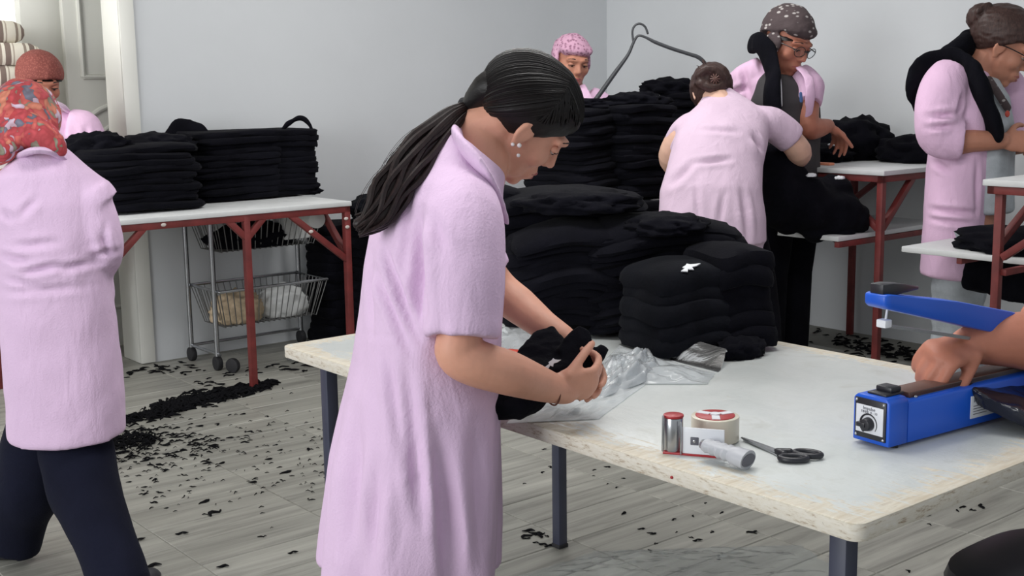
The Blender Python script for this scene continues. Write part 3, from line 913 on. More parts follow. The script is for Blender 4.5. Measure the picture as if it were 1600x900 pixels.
# folded thick garments in front, one with a white embroidered mark
fs_ = stack(W(2.135, 1.985, TOP), YAW - 0.30, 0.27, 0.25, 5, 0.035, 101, 'black folded garment in the neat front stack on the packing table', 'garments in the neat front stack on the packing table',
            'top black folded garment of the neat front stack, with a small white embroidered mark', droop=0.03, wav=0.004, jit=0.006, m='black2', shrink=0.06, lean=(0.012, 0.02), thick=1.3)
stack(W(2.245, 1.945, TOP), YAW - 0.30, 0.18, 0.24, 6, 0.035, 111, 'black folded garment in the narrow stack right of the neat one', 'garments in the narrow right stack on the packing table', None, droop=0.022, wav=0.007, jit=0.010, shrink=0.1, thick=1.4, rag=1.6)
o = lump('black_garment', M['black'], W(2.17, 1.83, TOP), (0.07, 0.045, 0.03), 55, 0.4, 3, YAW); tag(o, 'black garment end sticking out at the right foot of the front stack', 'garment')
def logo(c, xd, yd, s, parent=None, name='embroidered_mark'):
    nrm = xd.cross(yd).normalized(); b = MB()
    shp = [(-1, -0.5), (-0.55, -0.75), (-0.35, -0.35), (0.05, -0.55), (0.1, -0.1), (0.55, 0.0), (1.05, 0.32), (0.6, 0.35), (0.2, 0.42), (0.0, 0.62), (-0.2, 0.35), (-0.6, 0.1), (-0.5, -0.15)]
    b.loft([[c + xd * x * s + yd * y * s + nrm * h for x, y in shp] for h in (0.0, 0.0025)])
    return b.build(name, M['whitetag'], parent, smooth=False)


top = fs_[-1]
# black stacks on the bench in front of the corner and on the end of the right table
stack(W(4.02, 4.42, 0.80), YAW + 0.2, 0.46, 0.44, 15, 0.0275, 121, 'black folded garment in the left stack of the corner bench', 'garments in the left stack on the corner bench', None, droop=0.015, wav=0.010)
stack(W(4.24, 4.28, 0.80), YAW - 0.1, 0.36, 0.40, 15, 0.0285, 131, 'black folded garment in the right stack of the corner bench', 'garments in the right stack on the corner bench', None, droop=0.012, wav=0.012)
stack(W(4.16, 4.12, 0.40), YAW, 0.62, 0.26, 9, 0.042, 136, 'black folded garment in the upper stack before the corner bench', 'garments in the low stack before the corner bench', None, droop=0.008, wav=0.010)
stack(W(4.16, 4.12, 0.0), YAW, 0.66, 0.28, 9, 0.043, 138, 'black folded garment in the floor stack before the corner bench', 'garments at the bottom before the corner bench', None, droop=0.0, wav=0.008)
stack(W(4.93, 4.40, HR), YAW, 0.42, 0.36, 12, 0.0275, 141, 'black folded garment in the ragged stack on the right table', 'garments in the ragged stack on the right table', None, droop=0.01, wav=0.012)
for k, (c, r, sd, lb) in enumerate(((W(4.95, 4.22, HR + 0.335), (0.13, 0.10, 0.05), 5, 'crumpled black garment at the right crest of the ragged stack'),
                                    (W(4.80, 4.55, HR + 0.33), (0.15, 0.11, 0.055), 9, 'rounded black garment on the left crest of the ragged stack'),
                                    (W(4.27, 4.27, 1.235), (0.15, 0.12, 0.045), 13, 'crumpled black garment on the right stack of the corner bench'),
                                    (W(4.02, 4.42, 1.225), (0.19, 0.14, 0.035), 17, 'crumpled black garment on the left stack of the corner bench'))):
    o = lump('black_garment', M['black'], c, r, sd, 0.5, 3.2); tag(o, lb, 'garment')

# right table: black heap falling from the top on to the shelf, garments beyond, orange slip
b = MB()
for c, r in ((at(1222, 300, 5.44), (0.14, 0.12, 0.16)), (at(1262, 318, 5.46), (0.16, 0.14, 0.13)), (at(1300, 330, 5.48), (0.14, 0.13, 0.10)), (at(1326, 340, 5.50), (0.09, 0.11, 0.08)),
             (at(1216, 262, 5.46), (0.10, 0.10, 0.12)), (at(1316, 364, 5.44), (0.05, 0.06, 0.05)), (at(1275, 362, 5.44), (0.09, 0.06, 0.04)), (at(1238, 350, 5.46), (0.10, 0.06, 0.04)), (at(1300, 296, 5.52), (0.09, 0.09, 0.06))):
    b.ell(c, r, ROOM)
me = fuse(b, 0.012, 4)
displace(me, lambda p, n: 0.02 * noise.noise(p * 9) + 0.016 * (0.4 - abs(noise.noise(p * 7 + Vector((3, 1, 0))))) + 0.008 * noise.noise(p * 24))
o = link('garment_heap', me, M['black']); recentre(o); tag(o, 'heap of black garments spilling over the white shelf of the right table', 'garment')
for (px, py, z, s_) in ((1268, 276, 0.90, 0.02), (1312, 280, 0.89, 0.026)):
    c = at(px, py, 5.345); o = lump('white_care_label', M['whitetag'], c, (0.020, 0.012, 0.009), px, 0.7, 3); tag(o, 'white label showing on the black heap, ' + ('left one' if px < 1290 else 'right one'), 'label')
o = lump('black_garment', M['black'], W(5.02, 3.78, HR), (0.20, 0.17, 0.055), 61, 0.4, 3, YAW); tag(o, 'black garment with white print under the hand on the right table', 'garment')
g5 = o
b = MB()
for k in range(5):
    b.ell(W(4.93 + 0.025 * k, 3.71 - 0.018 * k, HR + 0.085 - 0.004 * k), (0.014, 0.012, 0.006))
b.build('white_print', M['whitetag'], o)
o = lump('black_garment', M['black'], W(5.28, 3.72, HR), (0.19, 0.17, 0.13), 67, 0.45, 3, YAW); tag(o, 'tallest crumpled black garment against the right wall on the right table', 'garment')
o = lump('black_garment', M['black'], W(5.29, 3.36, HR), (0.17, 0.21, 0.085), 71, 0.4, 3, YAW); tag(o, 'black garment trailing to the right end of the right table', 'garment')
b = MB(ROOM); b.box(4.79, 4.83, 3.52, 3.66, HR, HR + 0.012); o = b.build('orange_slip', M['orange'], None, 0.003); recentre(o); tag(o, 'orange paper slip at the front of the right table', 'slip')
# far right bench: black garments on the shelf and hanging from it
o = lump('black_garment', M['black'], W(4.28, 2.27, SF), (0.15, 0.27, 0.06), 81, 0.35, 3, YAW); tag(o, 'black garment lying on the shelf of the right edge bench', 'garment')
o = lump('black_garment', M['black'], W(4.30, 1.98, HF), (0.12, 0.10, 0.02), 83, 0.35, 3, YAW); tag(o, 'black garment on top of the right edge bench', 'garment')
b = MB(); b.loft([[at(px, py, Y) for px, py, Y in ((1512, 398, 4.72), (1600, 408, 4.62), (1600, 408, 4.72), (1512, 396, 4.82))],
                  [at(px, py, Y) for px, py, Y in ((1508, 425, 4.72), (1602, 445, 4.62), (1602, 445, 4.72), (1508, 425, 4.82))],
                  [at(px, py, Y) for px, py, Y in ((1505, 448, 4.70), (1602, 478, 4.62), (1602, 470, 4.72), (1530, 458, 4.80))]])
me = fuse(b, 0.008, 5); displace(me, lambda p, n: 0.02 * noise.noise(p * 9) + 0.008 * noise.noise(p * 25))
o = link('black_garment', me, M['black']); recentre(o); tag(o, 'black garment hanging below the shelf of the right edge bench', 'garment')

# cable with a hook above the ragged stack
b = MB(); Yc = 6.15
b.tube([at(918, 172, Yc), at(935, 150, Yc), at(960, 115, Yc), at(981, 86, Yc), at(990, 66, Yc), at(997, 56, Yc), at(1008, 58, Yc), at(1024, 66, Yc), at(1050, 76, Yc), at(1075, 84, Yc), at(1092, 90, Yc), at(1103, 102, Yc), at(1108, 122, Yc)],
       [0.012, 0.012, 0.011, 0.008, 0.007, 0.006, 0.006, 0.009, 0.009, 0.009, 0.010, 0.010, 0.010], n=8)
hk = b.build('iron_cable', M['hose']); 
b = MB(); b.tube([at(990, 68, Yc), at(988, 50, Yc), at(992, 40, Yc), at(1000, 37, Yc), at(1008, 42, Yc), at(1012, 52, Yc)], 0.0055, n=8)
b.build('hook', M['hose'], hk)
tag(hk, 'dark iron cable rising to a hooked loop in front of the corner', 'cable')

# ---------------------------------------------------------------- people
def frame(f):
    f = Vector((f[0], f[1], 0)).normalized(); return f, Vector((-f.y, f.x, 0))


def head_matrix(c, yaw_f, pitch=0.0, roll=0.0, s=1.0):
    """local x = person's left, y = face, z = crown"""
    f, l = frame(yaw_f); p = math.radians(pitch)
    y = f * math.cos(p) - Vector((0, 0, 1)) * math.sin(p); z = Vector((0, 0, 1)) * math.cos(p) + f * math.sin(p)
    R_ = Matrix.Rotation(math.radians(roll), 3, y); x = -(R_ @ l); z = R_ @ z
    m = Matrix((x * s, y * s, z * s)).transposed().to_4x4(); m.translation = Vector(c)
    return m


def head_shapes(b, M_, ears=True, full=1.0):
    o = b.M; b.M = M_
    b.ell((0, -0.012, 0.030), (0.074, 0.092, 0.078)); b.ell((0, 0.022, -0.018), (0.062 * full, 0.066, 0.084))
    b.ell((0, 0.028, -0.066), (0.050 * full, 0.052, 0.044)); b.ell((0, 0.066, -0.095), (0.021, 0.018, 0.016))
    for s in (-1, 1):
        b.ell((s * 0.036, 0.054, -0.026), (0.026 * full, 0.026, 0.028))
        b.tube([(s * 0.048, 0.066, 0.020), (s * 0.028, 0.082, 0.024), (s * 0.008, 0.087, 0.020)], [0.009, 0.010, 0.010], n=8)
        b.ell((s * 0.010, 0.091, -0.033), (0.008, 0.009, 0.007))
        if ears:
            o2 = b.M; b.M = M_ @ Matrix.Translation((s * 0.073, -0.004, -0.010)) @ Matrix.Rotation(s * 0.35, 4, 'Z') @ Matrix.Rotation(-0.2, 4, 'X')
            b.ring((0, 0, 0.004), 0.017, 0.0058, (1, 0, 0), sx=0.8, sy=1.45, xdir=(0, 1, 0), n=20); b.ell((0, 0.004, 0.0), (0.005, 0.013, 0.022)); b.ell((0.0, 0.006, -0.026), (0.006, 0.009, 0.010)); b.M = o2
    b.tube([(0, 0.083, 0.014), (0, 0.095, -0.012), (0, 0.1035, -0.028)], [0.0085, 0.0095, 0.0100], n=10)
    b.ell((0, 0.074, -0.064), (0.030, 0.021, 0.024))
    b.tube([(-0.021, 0.082, -0.061), (0, 0.0915, -0.057), (0.021, 0.082, -0.061)], [0.005, 0.0065, 0.005], n=8)
    b.tube([(-0.018, 0.081, -0.071), (0, 0.090, -0.073), (0.018, 0.081, -0.071)], [0.005, 0.0075, 0.005], n=8)
    b.M = o


def face_parts(root, M_, lids=True, brows=True, lips=True, lip_m='lip', skin='skin', glasses=False, only=(-1, 1)):
    for s in only:
        b = MB(M_); b.ell((s * 0.031, 0.0725, 0.001), (0.0145, 0.010, 0.0095)); e = b.build('eye', M['eye'], root)
        b = MB(M_); b.ell((s * 0.030, 0.0800, -0.003), (0.0058, 0.0035, 0.0058)); b.build('iris', M['iris'], e)
        if lids:
            b = MB(M_); b.ell((s * 0.031, 0.0728, 0.0015), (0.0160, 0.0115, 0.0110), clip=((0, 0.15, 1), -0.0045)); b.build('eyelid', M[skin], e)
            b = MB(M_); b.tube([(s * 0.015, 0.0805, -0.0005), (s * 0.024, 0.0855, 0.0005), (s * 0.033, 0.0850, 0.0005), (s * 0.046, 0.0765, -0.0015)], [0.0012, 0.0018, 0.0020, 0.0014], n=6); b.build('lashes', M['brow'], e)
        if brows:
            b = MB(M_); b.tube([(s * 0.014, 0.0870, 0.022), (s * 0.028, 0.0868, 0.0285), (s * 0.050, 0.0715, 0.024)], [0.003, 0.0038, 0.0022], n=8, flat=0.7); b.build('eyebrow', M['brow'], root)
    if lips:
        b = MB(M_); b.tube([(-0.024, 0.083, -0.0635), (-0.008, 0.0920, -0.0595), (0, 0.0935, -0.0605), (0.008, 0.0920, -0.0595), (0.024, 0.083, -0.0635)], [0.002, 0.005, 0.0048, 0.005, 0.002], n=8)
        b.tube([(-0.020, 0.084, -0.0675), (0, 0.0925, -0.0715), (0.020, 0.084, -0.0675)], [0.002, 0.0062, 0.002], n=8)
        b.build('lips', M[lip_m], root)
    if glasses:
        b = MB(M_)
        for s in (-1, 1):
            b.ring((s * 0.034, 0.098, -0.002), 0.024, 0.0014, (s * 0.18, 1, -0.1), sx=1.05, sy=0.82, n=26, m=6, xdir=(1, 0, 0))
            b.tube([(s * 0.058, 0.092, 0.004), (s * 0.074, 0.04, 0.004), (s * 0.080, -0.005, 0.0)], 0.002, n=6)
        b.tube([(-0.011, 0.100, 0.002), (0, 0.104, 0.005), (0.011, 0.100, 0.002)], 0.002, n=6)
        g = b.build('spectacles', M['glassframe'], root)
        for s in (-1, 1):
            b = MB(M_ @ Matrix.Translation((s * 0.034, 0.098, -0.002))); b.ell((0, 0, 0), (0.0245, 0.0008, 0.0195)); b.build('lens', M['lens'], g)


def hand(b, wrist, F, N, S, size=0.92, curl=((0.5, 0.6, 0.4),) * 4, thumb=(0.55, 0.75, 0.35), tcurl=0.35, fan=2.2):
    F = Vector(F).normalized(); N = Vector(N); N = (N - F * N.dot(F)).normalized(); S0 = Vector(S); S = F.cross(N)
    if S.dot(S0) < 0:
        S = -S
    R_ = Matrix((F, S, N)).transposed(); w0 = Vector(wrist); k = size
    b.ell(w0 + F * 0.046 * k, (0.056 * k, 0.037 * k, 0.0155 * k), R_)
    b.ell(w0 + F * 0.070 * k, (0.030 * k, 0.040 * k, 0.0145 * k), R_)
    b.ell(w0 + F * 0.034 * k + S * 0.020 * k + N * 0.006 * k, (0.030 * k, 0.016 * k, 0.017 * k), R_)
    L_ = ((0.042, 0.025, 0.021), (0.046, 0.029, 0.022), (0.042, 0.026, 0.021), (0.033, 0.020, 0.018))
    for i, off in enumerate((0.030, 0.0098, -0.0102, -0.0295)):
        off *= k; p = w0 + F * (0.086 - 0.004 * abs(i - 1.2)) * k + S * off
        d = (F + S * off * fan).normalized(); a = 0.12; pts = [p - d * 0.02 * k, p]
        for sgl, c in zip(L_[i], curl[i] if i < len(curl) else curl[-1]):
            a += c; p = p + (d * math.cos(a) + N * math.sin(a)) * sgl * k; pts.append(p)
        b.tube(pts, [0.0092 * k, 0.0092 * k, 0.0086 * k, 0.0080 * k, 0.0070 * k], n=10, sub=4)
    p = w0 + F * 0.026 * k + S * 0.026 * k; pts = [p]; d = (F * thumb[0] + S * thumb[1] + N * thumb[2]).normalized()
    for sgl in (0.040, 0.032, 0.026):
        p = p + d * sgl * k; pts.append(p); d = (d + (F * 0.5 - S * 0.8 + N * 0.5) * tcurl).normalized()
    b.tube(pts, [0.0125 * k, 0.0105 * k, 0.0095 * k, 0.0078 * k], n=10, sub=4)


def rings_of(b, rs, f, n=44, e=2.25):
    """rs: (centre, half width, half depth, forward tilt in degrees)"""
    f, l = frame(f); out = []
    for c, a, d, t in rs:
        t = math.radians(t); fb = f * math.cos(t) - Vector((0, 0, 1)) * math.sin(t); ring = []
        for i in range(n):
            th = 2 * math.pi * i / n; x, y = math.cos(th), math.sin(th); k = (abs(x) ** e + abs(y) ** e) ** (-1 / e)
            ring.append(Vector(c) + l * (a * x * k * MB.RS) + fb * (d * y * k * MB.RS))
        out.append(ring)
    b.loft(out)


def leg(b, hip, knee, ankle, r=(0.085, 0.06, 0.042)):
    b.tube([hip, knee, ankle], list(r), n=14)


def shoe(name, m, ankle, f, parent, L=0.235):
    f, l = frame(f); R_ = Matrix((f, l, Vector((0, 0, 1)))).transposed(); a = Vector((ankle[0], ankle[1], 0))
    b = MB(); b.ell(a + f * 0.055 + Vector((0, 0, 0.032)), (L / 2, 0.044, 0.032), R_); b.ell(a + f * 0.0 + Vector((0, 0, 0.05)), (0.055, 0.038, 0.05), R_); b.ell(a + f * 0.10 + Vector((0, 0, 0.026)), (0.075, 0.042, 0.026), R_)
    me = fuse(b, 0.008, 4); z0 = min(v.co.z for v in me.vertices)
    me.transform(Matrix.Translation((0, 0, -z0))); return place(me, name, m, parent)


def headscarf(name, m, M_, root, r=(0.088, 0.104, 0.098), c=(0, -0.014, 0.026), clip=((0, -0.5, 1), -0.03), extra=None, voxel=0.006, amp=0.005, seed=0):
    b = MB(M_); b.ell(c, r, nu=28, nv=18, clip=clip)
    if extra:
        extra(b)
    me = fuse(b, voxel, 3); displace(me, lambda p, n: amp * noise.noise(p * 26 + Vector((seed, 0, 0))) + amp * 0.6 * (0.4 - abs(noise.noise(p * 18 + Vector((0, seed, 4))))))
    return place(me, name, m, root)


def P(*a):
    return [at(*q) for q in a]


# ---- 1. the young woman with the ponytail, nearest the camera
f1 = (0.94, 0.34); F1, L1v = frame(f1); R1 = -L1v
w1 = thing('person', 'young woman with a long dark ponytail in a pink work coat, packing at the table', 'person', (at(650, 880, 2.22).x, at(650, 880, 2.22).y, 0))
hm1 = head_matrix(at(818, 186, 2.31), (0.92, 0.39), 42, 22, 0.98)
b = MB(); head_shapes(b, hm1)
b.tube([hm1 @ Vector((0, -0.028, -0.035)), hm1 @ Vector((0, -0.046, -0.085)), at(756, 244, 2.285), at(738, 300, 2.27)], [0.052, 0.048, 0.048, 0.055], n=16)
sh_r, sh_l = at(728, 318, 2.12), at(690, 308, 2.40)
b.tube([at(735, 300, 2.27), at(690, 400, 2.25), at(668, 520, 2.24), at(660, 620, 2.23)], [0.055, 0.085, 0.095, 0.105], n=16)
b.tube([sh_r, at(732, 330, 2.26), sh_l], [0.04, 0.05, 0.04], n=12)
wr1, wr2 = at(866, 607, 2.165), at(882, 530, 2.345)
b.tube([sh_r, at(722, 430, 2.075), at(718, 520, 2.045), at(716, 552, 2.04), at(745, 568, 2.045), at(795, 583, 2.07), at(838, 598, 2.13), wr1, at(884, 610, 2.185)], [0.042, 0.041, 0.039, 0.0395, 0.041, 0.0395, 0.033, 0.0275, 0.026], n=16)
b.tube([sh_l, at(742, 400, 2.46), at(775, 448, 2.46), at(812, 478, 2.43), at(850, 508, 2.38), wr2], [0.045, 0.043, 0.041, 0.038, 0.030, 0.026], n=16)
hand(b, wr1, at(925, 598, 2.20) - at(866, 607, 2.165), Vector((0.30, 0.86, 0.30)), Vector((0.1, -0.2, 1)), 0.93,
     ((0.7, 0.9, 0.6), (0.7, 0.9, 0.6), (0.75, 0.95, 0.6), (0.8, 1.0, 0.6)), (0.80, 0.42, 0.55), 0.12)
hand(b, wr2, at(930, 588, 2.30) - wr2, Vector((-0.55, -0.80, -0.15)), Vector((-0.6, 0.2, 0.55)), 0.92,
     ((0.25, 0.45, 0.4), (0.3, 0.5, 0.4), (0.3, 0.5, 0.4), (0.3, 0.5, 0.4)), (0.75, 0.45, 0.45), 0.1)
for s in (1, -1):
    hip = at(655, 650, 2.22) + L1v * 0.085 * s
    kn = Vector((at(662, 860, 2.24).x, at(662, 860, 2.24).y, 0.45)) + L1v * 0.08 * s
    b.tube([hip, kn, kn + Vector((-0.02, 0, -0.39))], [0.075, 0.05, 0.036], n=14)
me = fuse(b, 0.0038, 7, 0.5); place(me, 'body', M['skin'], w1)
for s in (1, -1):
    kn = Vector((at(664, 860, 2.24).x, at(664, 860, 2.24).y, 0.45)) + L1v * 0.08 * s; hip = at(655, 650, 2.22) + L1v * 0.085 * s
    b = MB(); b.tube([hip, kn, kn + Vector((-0.02, 0, -0.36))], [0.09, 0.062, 0.05], n=16, round_ends=False)
    b.build('trouser_leg', M['navy'] if False else M['black'], w1); shoe('shoe', M['shoe'], kn + Vector((-0.02, 0, 0)), f1, w1)
face_parts(w1, hm1, only=(1,))
# coat
b = MB()
rings_of(b, [(at(637, 888, 2.22), 0.200, 0.163, 0), (at(641, 820, 2.22), 0.200, 0.161, 0), (at(647, 720, 2.22), 0.192, 0.153, 1), (at(655, 640, 2.225), 0.185, 0.142, 2), (at(664, 570, 2.23), 0.175, 0.132, 4),
             (at(670, 500, 2.235), 0.165, 0.127, 6), (at(676, 430, 2.24), 0.163, 0.126, 9), (at(684, 360, 2.25), 0.160, 0.118, 14), (at(699, 305, 2.26), 0.150, 0.098, 24), (at(722, 265, 2.27), 0.115, 0.078, 34), (at(742, 240, 2.275), 0.072, 0.068, 40)], f1)
b.tube([at(712, 300, 2.20), at(722, 345, 2.12), at(724, 430, 2.075), at(722, 527, 2.045)], [0.066, 0.072, 0.071, 0.0635], n=28, round_ends=False)
b.tube([at(724, 500, 2.052), at(722, 527, 2.045)], [0.0665, 0.0660], n=28, round_ends=False)
b.tube([sh_l, at(738, 395, 2.455), at(758, 430, 2.465)], [0.062, 0.062, 0.058], n=24, round_ends=False)
me = fuse(b, 0.0062, 5)
Q = lambda x, y, Y=2.15: at(x, y, Y)
wrinkles(me, [(Q(655, 330), Q(668, 480), 0.011, 0.014), (Q(600, 380), Q(660, 520), 0.008, 0.010), (Q(590, 420), Q(650, 540), 0.008, 0.009), (Q(640, 300), Q(640, 430), 0.008, 0.007), (Q(612, 540), Q(640, 700), 0.010, 0.009),
              (Q(640, 560), Q(668, 780), 0.012, 0.012), (Q(680, 330), Q(700, 380), 0.010, 0.006), (Q(560, 640), Q(545, 840), 0.016, 0.010), (Q(690, 650), Q(712, 880), 0.014, 0.010), (Q(600, 700), Q(590, 850), 0.014, 0.008),
              (Q(745, 640), Q(752, 860), 0.013, 0.008), (Q(560, 525), Q(650, 512), 0.004, 0.003), (Q(576, 400), Q(580, 520), 0.008, 0.007), (Q(700, 470), Q(690, 520), 0.01, 0.004)], 0.005, 8, 0.3, 1.0)
def flare1(p, n):
    k = max(0, min(1, (0.80 - p.z) / 0.35)); a = math.atan2(p.y - 2.22, p.x + 0.19)
    return k * (0.010 * math.sin(a * 7 + 0.6) + 0.005 * math.sin(a * 13))
displace(me, flare1); place(me, 'coat', M['coat'], w1)
# collar, hem stitching and cuff line
b = MB()
cc = [(at(716, 212, 2.26), at(722, 228, 2.19), at(748, 258, 2.15), at(772, 300, 2.17), at(790, 345, 2.22))]
for c in cc:
    b.tube([at(738, 200, 2.36), *c], [0.018, 0.026, 0.027, 0.026, 0.022, 0.012], n=12, flat=0.35, updir=(0.7, -0.6, 0.2))
me = fuse(b, 0.005, 3); place(me, 'collar', M['coat'], w1)
# hair: a smooth cap, a bun of the tied hair and a long wavy ponytail of many strands
b = MB(hm1)
b.ell((0, -0.012, 0.036), (0.082, 0.106, 0.086), nu=32, nv=22, clip=((0, -0.66, 0.75), -0.050))
b.ell((0, 0.044, 0.058), (0.060, 0.042, 0.032), nu=24, nv=16)
tie = at(731, 170, 2.31)
b.M = Matrix.Identity(4); b.tube([hm1 @ Vector((0, -0.05, 0.01)), hm1 @ Vector((0, -0.088, 0.0)), tie], [0.052, 0.036, 0.016], n=20)
me = fuse(b, 0.005, 4); displace(me, lambda p, n: 0.0007 * noise.noise(Vector((p.x * 25 + p.z * 40, p.z * 160 - p.x * 70, p.y * 40))))
place(me, 'hair', M['hair'], w1)
b = MB(); hc, hr = Vector((0, -0.012, 0.036)), Vector((0.0825, 0.1068, 0.0868)); rh = random.Random(5); tl = hm1.inverted() @ tie - hc; tl = Vector((tl.x / hr.x, tl.y / hr.y, tl.z / hr.z)).normalized()
for k in range(170):
    ph = -1.55 + 3.1 * k / 169; sx = math.sin(ph)                     # across the head from one ear over the parting to the other
    st = Vector((sx * 0.98, math.cos(ph) * 0.75 * rh.uniform(0.5, 1.1) + 0.05, 0.0)); st.z = 1.05 * st.y - 0.30 + rh.uniform(0.0, 0.25)
    st.normalize(); en = (tl + Vector((0.10 * sx, 0, 0.06 * math.cos(ph)))).normalized(); pts = []; rr_ = rh.uniform(1.0, 1.012); md = Vector((sx * 1.1, 0.1, 0.12 + 1.1 * math.cos(ph))).normalized()
    for i in range(13):
        t = i / 12; a, c_, q = (st, md, t * 2) if t < 0.5 else (md, en, t * 2 - 1); d = a.slerp(c_, q)
        pts.append(hm1 @ (hc + Vector((d.x * hr.x, d.y * hr.y, d.z * hr.z)) * (rr_ + 0.02 * t)))
    pts.append(tie + Vector((rh.uniform(-1, 1), rh.uniform(-1, 1), rh.uniform(-1, 1))) * 0.008)
    b.tube(pts, [0.0008] + [rh.uniform(0.0016, 0.0028)] * 12 + [0.002], n=5, sub=2)
o = b.build('combed_strands', M['hair'], w1); o['kind'] = 'stuff'
b = MB(); b.ring(tie, 0.017, 0.007, at(690, 200, 2.27) - tie); b.build('hair_tie', M['rubber'], w1)
rp = random.Random(3); path = P((731, 170, 2.31), (708, 186, 2.28), (682, 214, 2.245), (655, 240, 2.21), (632, 272, 2.175), (612, 305, 2.15), (592, 338, 2.13), (560, 350, 2.12))
rr = [0.013, 0.023, 0.033, 0.039, 0.041, 0.039, 0.030, 0.014]
b = MB(); b.tube(path, [r * 0.72 for r in rr], n=14)
for k in range(46):
    a, q = rp.uniform(0, 6.28), math.sqrt(rp.random()) * 0.95; ph = rp.uniform(0, 6.28); end = rp.uniform(0.72, 1.0); pts = []
    for i, (p, r) in enumerate(zip(path, rr)):
        t = (path[min(i + 1, 7)] - path[max(i - 1, 0)]).normalized(); x = t.cross(Vector((0, 1, 0))).normalized(); y = t.cross(x); wv = (0.007 * math.sin(i * 1.5 + ph * 0.6) + 0.004 * math.sin(i * 2.6 + ph)) * (i / 7)
        pts.append(p + x * (math.cos(a) * q * r + wv) + y * math.sin(a) * q * r + t * (0.02 * (end - 0.9) if i == 7 else 0) + Vector((0, 0, -0.02 if i == 7 else 0)) * rp.random())
    b.tube(pts, [0.0035, 0.005, 0.0062, 0.0066, 0.0064, 0.006, 0.0045, 0.0015], n=6, sub=4)
b.build('ponytail', M['ponytail'], w1)
b = MB()
for k in range(10):
    i = rp.randrange(2, 5); p, q = path[i], path[i + 2]; s_ = 0.030 + rp.uniform(0.004, 0.016)
    b.tube([p + Vector((-0.01, 0, s_ * 0.7)), (p + q) / 2 + Vector((-s_ * 0.7, 0, s_ * 0.72)), q + Vector((-s_ * 0.9, 0, 0.01)), q + Vector((-0.02, 0, -0.02))], 0.0004, n=4, sub=4)
o = b.build('loose_hairs', M['ponytail'], w1); o['kind'] = 'stuff'
er = hm1 @ Vector((0.079, 0.004, -0.034)); er = hm1 @ Vector((-0.079, 0.004, -0.034)) if (hm1 @ Vector((-0.079, 0, 0))).y < (hm1 @ Vector((0.079, 0, 0))).y else er
for k, (dx, dz, r) in enumerate(((-0.010, 0.004, 0.0035), (0.002, 0.002, 0.0042), (0.000, -0.016, 0.0035))):
    b = MB(); b.ell(er + Vector((dx, -0.006, dz)), (r, r, r)); b.build('earring', M['pearl'], w1)
b = MB(); b.ring(wr1 + Vector((-0.004, 0, 0)), 0.0305, 0.0016, (at(925, 598, 2.20) - wr1), n=30, m=6); b.build('bracelet', M['thread'], w1)

# ---- 2. woman seen from behind in a floral headscarf, far left
f2 = (-0.28, 0.96); F2, L2 = frame(f2); Y2 = 3.3
w2 = thing('person', 'woman seen from behind in a floral headscarf, pink coat and navy trousers', 'person', (at(95, 880, Y2).x, at(95, 880, Y2).y, 0))
hm2 = head_matrix(at(38, 194, Y2 + 0.06), (-0.45, 0.9), 28, 0, 0.97)
b = MB(); head_shapes(b, hm2)
b.tube([hm2 @ Vector((0, -0.02, -0.05)), at(66, 238, Y2 + 0.02), at(76, 290, Y2)], [0.05, 0.056, 0.08], n=14)
b.tube([at(76, 290, Y2), at(80, 420, Y2), at(90, 600, Y2)], [0.06, 0.075, 0.085], n=14)
ank_l, ank_r = Vector((at(22, 880, 3.42).x, 3.42, 0.07)), Vector((at(196, 930, 3.1).x, 3.08, 0.07))
kn_l, kn_r = at(44, 765, 3.38), at(136, 775, 3.24)
for hp, kn, an in ((at(70, 610, 3.34), kn_l, ank_l), (at(105, 610, 3.30), kn_r, ank_r)):
    b.tube([hp, kn, an + Vector((0, 0, 0.03))], [0.075, 0.055, 0.036], n=14)
for sgn, sh, el, wr in ((1, at(138, 300, Y2), at(160, 395, Y2 + 0.03), at(120, 400, Y2 + 0.26)), (-1, at(0, 300, Y2), at(-18, 400, Y2 + 0.03), at(20, 400, Y2 + 0.26))):
    b.tube([at(75, 280, Y2), sh, el, wr], [0.05, 0.05, 0.042, 0.027], n=14)
    hand(b, wr, F2, (0, 0, -1), L2 * sgn, 0.92)
me = fuse(b, 0.006, 5); place(me, 'body', M['skin2'], w2)
for hp, kn, an in ((at(72, 640, 3.36), kn_l, ank_l), (at(102, 640, 3.34), kn_r, ank_r)):
    b = MB(); kk = kn; b.tube([hp, (hp + kk) / 2, kk, (kk + an) / 2, an - Vector((0, 0, 0.03))], [0.085, 0.100, 0.096, 0.083, 0.080], n=24, round_ends=False)
    me = fuse(b, 0.009, 4); wrinkles(me, [], 0.008, 7, 0.5, 3); place(me, 'trouser_leg', M['navy'], w2)
    shoe('shoe', M['shoe'], an, (0.25, 1) if an is ank_r else (-0.9, 0.2), w2)
b = MB()
rings_of(b, [(at(106, 678, Y2), 0.156, 0.138, -4), (at(103, 620, Y2), 0.156, 0.134, -1), (at(96, 560, Y2), 0.158, 0.132, 0), (at(90, 500, Y2), 0.152, 0.128, 0), (at(83, 440, Y2), 0.146, 0.122, 0), (at(79, 380, Y2), 0.150, 0.120, 4),
             (at(77, 325, Y2), 0.156, 0.112, 8), (at(74, 282, Y2), 0.146, 0.092, 14), (at(70, 255, Y2 + 0.01), 0.098, 0.072, 20), (at(68, 235, Y2 + 0.02), 0.062, 0.060, 24)], f2)
b.tube([at(118, 292, Y2), at(143, 330, Y2), at(158, 392, Y2 + 0.01), at(150, 418, Y2 + 0.12)], [0.066, 0.064, 0.056, 0.048], n=22, round_ends=False)
b.tube([at(140, 296, Y2 - 0.01), at(156, 318, Y2)], [0.055, 0.060], n=22, round_ends=False)
